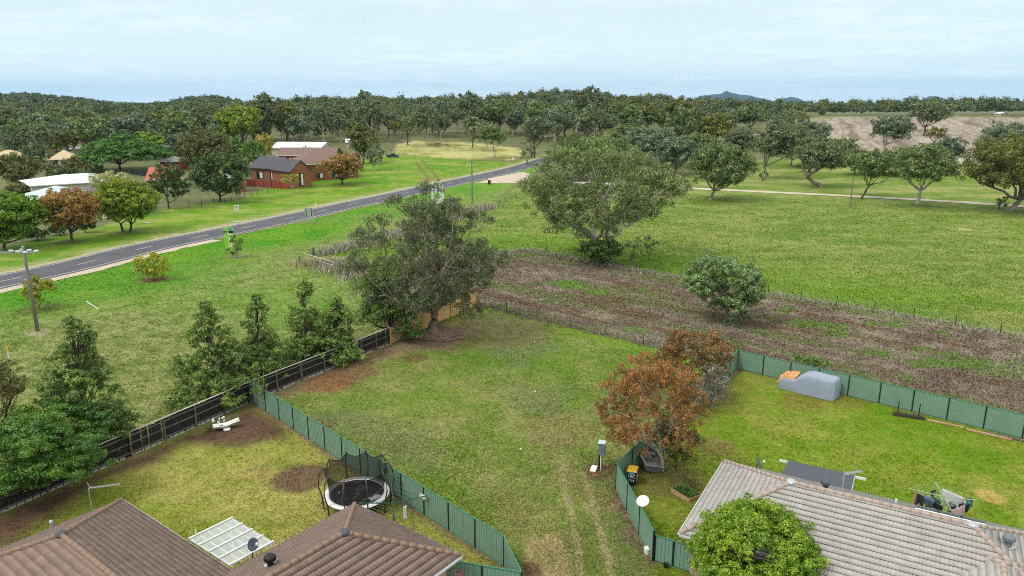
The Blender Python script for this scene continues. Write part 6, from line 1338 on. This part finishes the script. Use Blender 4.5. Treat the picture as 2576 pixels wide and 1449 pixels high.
for i, (nm_, lb, ct, k, f, t0, t1, dr, m_, sh) in enumerate([
    ('towel', 'pink towel at the left end of the loaded clothesline', 'towel', 3, .95, .72, .88, .95, C_('pink_towel', (.45, .20, .20)), 'rect'),
    ('towel', 'blue folded towel over the front line of the loaded clothesline', 'towel', 3, .84, .42, .70, .5, C_('blue_towel', (.10, .20, .36)), 'rect'),
    ('trousers', 'dark jeans at the left of the front line of the washing', 'trousers', 3, 1., .62, .80, 1.15, C_('dark_denim', (.02, .025, .035)), 'trousers'),
    ('trousers', 'grey blue jeans in the middle of the front washing line', 'trousers', 3, 1., .40, .58, 1.15, C_('grey_denim', (.06, .09, .12), .3), 'trousers'),
    ('trousers', 'black trousers at the near corner of the loaded clothesline', 'trousers', 3, 1., .18, .36, 1.2, C_('black_denim', (.012, .013, .016)), 'trousers'),
    ('shirt', 'dark grey shirt pegged behind the jeans', 'shirt', 3, .66, .3, .6, .6, C_('dk_shirt', (.02, .02, .022)), 'shirt'),
    ('shirt', 'black shirt next to the mast of the loaded clothesline', 'shirt', 0, .5, .3, .7, .6, C_('dk_shirt', (.02, .02, .022)), 'shirt'),
    ('shirt', 'bright green shirt in the middle of the washing', 'shirt', 3, .5, .25, .62, .7, C_('gr_shirt', (.12, .30, .03)), 'shirt'),
    ('shirt', 'mottled grey shirt beside the green shirt', 'shirt', 2, .5, .62, .95, .65, C_('gy_shirt', (.25, .27, .27), .5), 'shirt'),
    ('sheet', 'large white sheet hanging across the washing', 'sheet', 1, .66, .15, .95, .75, C_('white_sheet', (.62, .60, .62), .05), 'rect'),
    ('towel', 'pale pink towel with a red hem at the near right of the washing', 'towel', 2, 1., .45, .95, 1.05, C_('palepink', (.58, .42, .42)), 'rect'),
    ('towel', 'teal cloth near the right tip of the clothesline', 'cloth', 2, .9, .12, .24, .5, C_('teal', (.03, .32, .30)), 'rect'),
    ('shirt', 'black top at the right tip of the clothesline', 'shirt', 1, .95, .84, .96, .5, C_('dk_shirt', (.02, .02, .022)), 'shirt'),
    ('shirt', 'black top on the right outer line left of the teal cloth', 'shirt', 2, .95, .26, .42, .55, C_('dk_shirt', (.02, .02, .022)), 'shirt')]):
    a_, b_ = cl2(k, f, t0, t1); ob = cloth(nm_, lb, ct, a_, b_, dr, m_, sh, GRP, i)
    if 'red hem' in lb:
        d_ = Vector(b_)-Vector(a_); MB().bar(Vector((0, 0, -dr+.06))+Vector((d_.y, -d_.x, 0)).normalized()*.05, d_+Vector((0, 0, -dr+.06))+Vector((d_.y, -d_.x, 0)).normalized()*.05, .05, .16).build('hem', mat('hem_red', (.25, .01, .012), .8), ob)
for i in range(7):
    t = .1+i*.12; a_, b_ = cl2(2, .8, t, t+.05); dk = i % 3 != 1; cloth('sock', ('dark sock' if dk else 'pale sock')+' pegged on the inner right line of the loaded clothesline', 'sock', a_, b_, .32, C_('dk_shirt', (.02, .02, .022)) if dk else C_('paleblue', (.45, .55, .68)), 'sock', 'dark socks on the pale clothesline' if dk else 'pale socks on the pale clothesline', 50+i)
# --- white toy slide on the soil ---
ax_, ay_, _ = G(537, 1085); bx_, by_, _ = G(604, 1072); th = math.atan2(by_-ay_, bx_-ax_); Ls = math.hypot(bx_-ax_, by_-ay_); o = thing('play_slide', 'white plastic play slide lying on the bare soil by the paling fence', 'slide', (ax_, ay_, 0), th)
sec = [(-.30, .30), (-.26, .34), (-.20, .30), (-.17, .14), (0, .11), (.17, .14), (.20, .30), (.26, .34), (.30, .30)]; vs = []; ns = 14
for i in range(ns+1):
    t = i/ns; lift = .035*math.cos(t*6.283*1.1)+.05+.16*t*t; vs += [(t*Ls, a, b+lift) for a, b in sec]
m = MB(); m.add(vs, [(i*9+k, i*9+k+1, (i+1)*9+k+1, (i+1)*9+k) for i in range(ns) for k in range(8)]); sl = m.build('chute', mat('cream_plastic', (.74, .77, .66), .45, .05, 2), o, smooth=True); s = sl.modifiers.new('s', 'SOLIDIFY'); s.thickness = .03
MB().lathe((0, 0, 0), [(.09, 0), (.09, .02)], 12).build('sticker', mat('sticker_brown', (.25, .1, .1), .7), sl, (Ls*.93, 0, .47))
o = thing('swing_set', 'heap of black and white swing parts beside the white slide', 'play set', (ax_+.1, ay_+.15, 0), th); m = MB(); rng = random.Random(4)
for i in range(16): a = Vector((rng.uniform(-.7, .9), rng.uniform(-.25, 1.1), rng.uniform(.03, .35))); m.tube([a, a+Vector((rng.uniform(-.7, .7), rng.uniform(-.5, .5), rng.uniform(-.1, .3)))], .03, 6)
m.build('black_tubes', M_bk, o); m = MB()
for i in range(7): a = Vector((rng.uniform(-.1, .9), rng.uniform(.45, 1.1), rng.uniform(.3, .6))); m.box(a, (rng.uniform(.1, .4), .1, .12), rng.random()*3)
m.lathe((.75, -.42, .05), [(.25, 0), (.26, .09), (.1, .1)], 14); m.build('white_parts', M_white, o)
# --- dinghy leaning by the fence ---
L_ = 3.4; th = 0; o = thing('dinghy', 'open grey aluminium dinghy resting against the green fence under the red gum', 'boat', (*Gz(1641, 1192)[:2], .12), R_(98)); o.rotation_euler = (R_(14), R_(-13), R_(98))
sects = []; 
for t, wd, dp in ((0, .66, .50), (.25, .72, .52), (.5, .72, .52), (.75, .56, .52), (.9, .33, .55), (1, .04, .60)): sects.append([(t*L_, wd*a, dp*b) for a, b in ((-1, 1), (-.93, .45), (-.62, .06), (0, 0), (.62, .06), (.93, .45), (1, 1))])
m = MB(); vs = [p for s in sects for p in s]; m.add(vs, [(i*7+k, i*7+k+1, (i+1)*7+k+1, (i+1)*7+k) for i in range(5) for k in range(6)]+[tuple(range(6, -1, -1))]); M_al = mat('dull_aluminium', (.20, .21, .22), .5, .2, 3, metal=.3); h_ = m.build('hull', M_al, o); s = h_.modifiers.new('s', 'SOLIDIFY'); s.thickness = .02
m = MB(); g0 = [Vector(s[0]) for s in sects]; g1 = [Vector(s[6]) for s in sects]; m.tube(g0, .04, 6); m.tube(g1, .04, 6); m.tube([g0[0], g1[0]], .04, 6); m.build('gunwale', mat('pale_aluminium', (.5, .52, .54), .4, metal=.4), o)
for t in (.12, .45, .72): MB().box((t*L_, 0, .36), (.30, 1.2 if t < .7 else .95, .03)).build('bench', mat('bench_grey', (.15, .15, .155), .7, .15, 4), o)
m = MB(); [m.bar((.1, a, .06), (L_*.85, a*.6, .06), .03, .03) for a in (-.35, 0, .35)]; m.build('rib', M_al, o)
# --- vegetable bed with a wire cage ---
pts_ = [G(*q)[:2] for q in ((1688, 1238), (1733, 1266), (1762, 1242), (1712, 1224))]; x, y = pts_[0]; ux = Vector((pts_[1][0]-x, pts_[1][1]-y, 0)); vx = Vector((pts_[3][0]-x, pts_[3][1]-y, 0)); th = math.atan2(ux.y, ux.x); A_ = ux.length; B_ = vx.length
o = thing('garden_bed', 'small timber edged garden bed under a wire mesh cage beside the grey house', 'garden bed', (x, y, 0), th); M_bd = mat('bed_timber', (.45, .27, .16), .85, .2, 3)
for c, d in (((A_/2, 0, .15), (A_, .05, .3)), ((A_/2, B_, .15), (A_, .05, .3)), ((0, B_/2, .15), (.05, B_-.05, .3)), ((A_, B_/2, .15), (.05, B_-.05, .3))): MB().box(c, d).build('side_board', M_bd, o)
MB().box((A_/2, B_/2, .1), (A_-.06, B_-.06, .2)).build('soil', mat('dark_soil', (.05, .035, .025), .95, .3, 6), o); rng_ = np.random.default_rng(2); P_ = np.column_stack([rng_.uniform(.1, A_-.1, 2500), rng_.uniform(.1, B_-.1, 2500), .2+.18*rng_.random(2500)]); lv = leaves(rng_, P_, .12, 0, .5); npmesh('seedlings', lv[0], lv[1], LM['rich'], o, rnd=lv[2])
m = MB(); 
for i in range(13): m.tube([(A_*i/12, 0, .3), (A_*i/12, 0, .95), (A_*i/12, B_, .95), (A_*i/12, B_, .3)], .011, 4, False)
for j in range(1, 8): zz = .3+.65*min(1, j/4); m.tube([(0, B_*max(0, (j-4)/4), zz), (A_, B_*max(0, (j-4)/4), zz)], .007, 4); m.tube([(0, B_, .3+.65*j/8), (A_, B_, .3+.65*j/8)], .007, 4)
m.build('mesh_cage', M_bk, o)
# --- covered vehicle ---
x, y, z = G(2033, 985); th = R_(-41.5); o = thing('covered_car', 'four wheel drive under a grey fitted cover beside the green fence', 'car', (x, y, 0), th); nx_, ny_ = 56, 26; Lc, Wc = 4.7, 1.85; vs = []
def prof_(t):  # roof line along the length: bonnet at the left, cabin at the right
    return np.interp(t, [0, .03, .10, .30, .42, .52, .97, 1.], [.35, .85, 1.02, 1.10, 1.55, 1.74, 1.68, .9])
for i in range(nx_+1):
    t = i/nx_; 
    for j in range(ny_+1):
        a = j/ny_*math.pi; h = prof_(t); top_ = abs(math.sin(a))**.22; side = math.copysign(abs(math.cos(a))**.22, math.cos(a)); taper = 1-.16*(top_*h/1.74)**2; end = min(1, .80+2.5*min(t, 1-t)); yy = -side*Wc/2*taper*end; zz = h*top_
        fold_ = (fbm(np.array([t*9+(zz*1.6)]), np.array([yy*1.2+zz*.5]), 70, 3)[0]-.5)*.30+.13*(abs(math.sin(t*10+zz*2.6+math.sin(t*23)))-.5)*(1-top_*.8); nsc = (1-zz/1.9)
        vs.append(((t-.5)*Lc+fold_*.2, yy+math.copysign(fold_, -side)*max(.2, nsc)*1.0, max(.03, zz+fold_*.25)))
m = MB(); m.add(vs, [(i*(ny_+1)+j, i*(ny_+1)+j+1, (i+1)*(ny_+1)+j+1, (i+1)*(ny_+1)+j) for i in range(nx_) for j in range(ny_)]+[tuple(range(ny_, -1, -1)), tuple(nx_*(ny_+1)+j for j in range(ny_+1))]); m.build('cover', mat('grey_cover', (.27, .32, .40), .6, .07, 1.5, bump=.3, bscale=4), o, smooth=True)
o2 = thing('tarp', 'bunched orange tarp thrown over the bonnet of the covered car', 'tarp', (x, y, 0), th); vs = []; n1, n2 = 22, 20
for i in range(n1+1):
    for j in range(n2+1):
        t = -.01+.33*i/n1*(1-.45*abs(j/n2-.35)); a = (j/n2*.93+.05)*math.pi; a = math.pi-a; h = prof_(t); top_ = abs(math.sin(a))**.27; side = math.copysign(abs(math.cos(a))**.27, math.cos(a)); f_ = (fbm(np.array([i/2.6]), np.array([j/2.2]), 88, 3)[0]); vs.append(((t-.5)*Lc, side*Wc/2*(1.03)*(.84), h*top_*1.02+.08+.45*(f_-.35)*max(.25, top_)))
m = MB(); m.add(vs, [(i*(n2+1)+j, i*(n2+1)+j+1, (i+1)*(n2+1)+j+1, (i+1)*(n2+1)+j) for i in range(n1) for j in range(n2)]); q = m.build('sheet', mat('orange_tarp', (.62, .20, .03), .6, dirt=(.62, .45, .22), scale=2.6), o2); s = q.modifiers.new('s', 'SOLIDIFY'); s.thickness = .03
# --- rusty flower bed, sleepers ---
x, y, z = G(2285, 1048); a_ = G(2248, 1043); b_ = G(2308, 1052); th = math.atan2(b_[1]-a_[1], b_[0]-a_[0]); o = thing('flower_bed', 'weathered flower bed with bare plants and stakes against the right green fence', 'garden bed', (x, y, 0), th); MB().box((0, -.25, .1), (2.2, .06, .2)).build('edging', mat('dark_edge', (.05, .035, .03), .9), o); MB().box((0, .05, .06), (2.1, .55, .12)).build('soil', mat('dark_soil', (.05, .035, .025), .95, .3, 6), o)
m = MB(); rr_ = random.Random(3)
for i in range(40): a = Vector((rr_.uniform(-1, 1), rr_.uniform(-.2, .3), .08)); m.tube([a, a+Vector((rr_.uniform(-.15, .15), rr_.uniform(-.1, .1), rr_.uniform(.1, .55)))], .012, 4)
m.build('dry_plants', mat('dry_stem', (.20, .14, .10), .9), o)
for q in (-.75, .7): MB().tube([(q, .1, 0), (q, .1, 1.15)], .035, 6).build('stake', M_bk, o)
for p0, p1, lb in (((2332, 1058), (2425, 1077), 'pale timber sleeper lying along the right fence, nearest the flower bed'), ((2430, 1081), (2545, 1108), 'long pale timber sleeper lying along the fence at the right edge'), ((2480, 1090), (2590, 1113), 'dark weathered board beside the long sleeper at the right fence')):
    a_, b_ = G(*p0), G(*p1); tag(MB().bar((0, 0, .06), (b_[0]-a_[0], b_[1]-a_[1], .06), .18, .1).build('sleeper', M_bd if 'dark' not in lb else M_tim, loc=a_), lb, 'sleeper')
# --- branch heaps ---
def heap(px, py, r, n, label, m_, seed, hh=.5, Lb=1.6):
    x, y, z = G(px, py); m = MB(); q = random.Random(seed)
    for i in range(n):
        a = q.random()*6.28; rr = r*q.random()**.6; p = Vector((rr*math.cos(a), rr*.55*math.sin(a), hh*q.random()*(1-rr/r/1.3)+.03)); t = q.random()*6.28; l = Lb*q.uniform(.3, 1); d = Vector((math.cos(t), math.sin(t)*.6, q.uniform(-.1, .22)))*l; m.tube([p, p+d*.5+Vector((0, 0, q.uniform(-.05, .12))), p+d], [.035*q.uniform(.4, 1.2), .025, .01], 5)
    tag(m.build('branch_heap', m_, loc=(x, y, z)), label, 'branches', kind='thing')
M_br = mat('dead_branch', (.33, .22, .17), .95, .25, 2); heap(1112, 848, 2.6, 420, 'heap of fallen reddish branches under the big leaning gum', M_br, 1); heap(1098, 366, 5, 120, 'heap of dead tree trunks beyond the dry grass field', mat('dead_wood', (.22, .13, .10), .9, .2, 1), 2, 2.2, 7)
# --- vehicles ---
def vehicle(label, px, py, ang, kind, col, name='parked_car', cat='car'):
    x, y, z = G(px, py); o = thing(name, label, cat, (x, y, z), ang); P_ = mat('paint_'+name+str(px), col, .35, spec=.6); sh = {'ute': [(-2.5, .45), (2.4, .45), (2.55, .8), (2.4, 1.02), (1.2, 1.12), (.55, 1.72), (-.55, 1.75), (-.75, 1.15), (-2.5, 1.12)], 'car': [(-2.2, .4), (2.2, .4), (2.25, .75), (1.3, 1.0), (.6, 1.45), (-.9, 1.5), (-1.8, 1.05), (-2.25, .95)], 'van': [(-3., .45), (3., .45), (3., 2.3), (2.7, 2.65), (-2.7, 2.65), (-3., 2.2)]}[kind]
    M = Matrix(((1, 0, 0), (0, 0, 1), (0, 1, 0))); W_ = .9 if kind != 'van' else 1.15; m = MB(); m.prism(sh, -W_, W_, M); m.build('body', P_, o, bevel=.06)
    if kind != 'van':
        for s in (-1, 1): m = MB(); wp = [(-.45, 1.18), (1.0, 1.18), (.52, 1.6), (-.45, 1.63)]; m.prism(wp, s*(W_+.005)-.01, s*(W_+.005)+.01, M); m.build('window', M_glass, o)
        m = MB(); m.add([(1.14, -.78, 1.16), (1.14, .78, 1.16), (.60, .72, 1.68), (.60, -.72, 1.68)], [(0, 1, 2, 3)]); m.v = [(a+.03, b, c+.02) for a, b, c in m.v]; m.build('windscreen', M_glass, o)
    else:
        for s in (-1, 1): MB().box((.6, s*1.16, 1.7), (1.2, .03, .6)).build('window', M_glass, o)
    for wx in ((-1.5, 1.5) if kind != 'van' else (-.3, .5)):
        for s in (-1, 1): wl = MB().lathe((0, 0, 0), [(.34, -.11), (.34, .11)], 16, Matrix.Rotation(math.pi/2, 3, 'X')).build('wheel', M_black, o, (wx, s*(W_-.1), .34)); MB().lathe((0, 0, 0), [(.18, -.01), (.18, .01)], 10, Matrix.Rotation(math.pi/2, 3, 'X')).build('rim', M_galv, wl, (0, s*.12, 0))
    return o
vehicle('white ute driving on the far road seen through the huge gum', 1548, 371, R_(62), 'ute', (.75, .76, .78))
vehicle('pale green car parked in the shade left of the right edge gum', 2394, 437, R_(170), 'car', (.25, .36, .30))
vehicle('white caravan parked among trees left of the right edge gum', 2435, 418, R_(165), 'van', (.75, .75, .73), 'caravan', 'caravan')
o = vehicle('black covered trailer boat parked at the edge of the dry grass', 988, 397, R_(5), 'ute', (.02, .02, .025), 'covered_trailer', 'trailer')
# small litter in the lawns
for i, (px, py) in enumerate(((1345, 861), (1310, 1130), (1347, 986))): tag(MB().box((0, 0, .04), (.14, .1, .06), i).build('stone', M_white, loc=(*G(px, py)[:2], 0)), 'small white stone lying in the open block', 'stone', 'small white stones in the open block')
for px, py, lb in ((372, 920, 'flat stone in the far lawn'), ): x, y, z = G(372, 552); 
for (px, py, lb) in ((370, 920.3-920+561, 'pale rubble slab on the far lawn below the lime tree'), (597, 559, 'small grey slab on the far lawn right of the lime tree')):
    x, y, z = G(px, py); tag(MB().box((0, 0, .08), (1.3, .7, .16), .3).build('slab', M_conc, loc=(x, y, z)), lb, 'slab')
# clothes-hoist frame by the left fence of the far garden
x, y, z = G(262, 553); o = thing('garden_trellis', 'pale garden frame between the orange and lime trees', 'frame', (x, y, z), .2)
for a in (-1.4, 0, 1.4): MB().box((a, 0, .8), (.12, .12, 1.6)).build('post', M_white, o)
for h in (.5, 1.5): MB().box((0, 0, h), (3., .08, .1)).build('rail', M_white, o)
# ---------------- air: faint haze that fades the far hills ----------------
hz_ = MB().box((0, 3000, 155), (24000, 24000, 510)).build('haze', mat('haze_skin', (1, 1, 1))); hm_ = bpy.data.materials.new('haze_air'); hm_.use_nodes = True; q = hm_.node_tree; q.nodes.clear(); pv = q.nodes.new('ShaderNodeVolumePrincipled'); ou = q.nodes.new('ShaderNodeOutputMaterial'); pv.inputs['Color'].default_value = (.22, .55, .98, 1); pv.inputs['Density'].default_value = 4.5e-5; pv.inputs['Anisotropy'].default_value = .2; q.links.new(pv.outputs[0], ou.inputs['Volume']); hz_.data.materials.clear(); hz_.data.materials.append(hm_); tag(hz_, kind='stuff', label='thin blue air haze over the whole landscape', cat='haze')
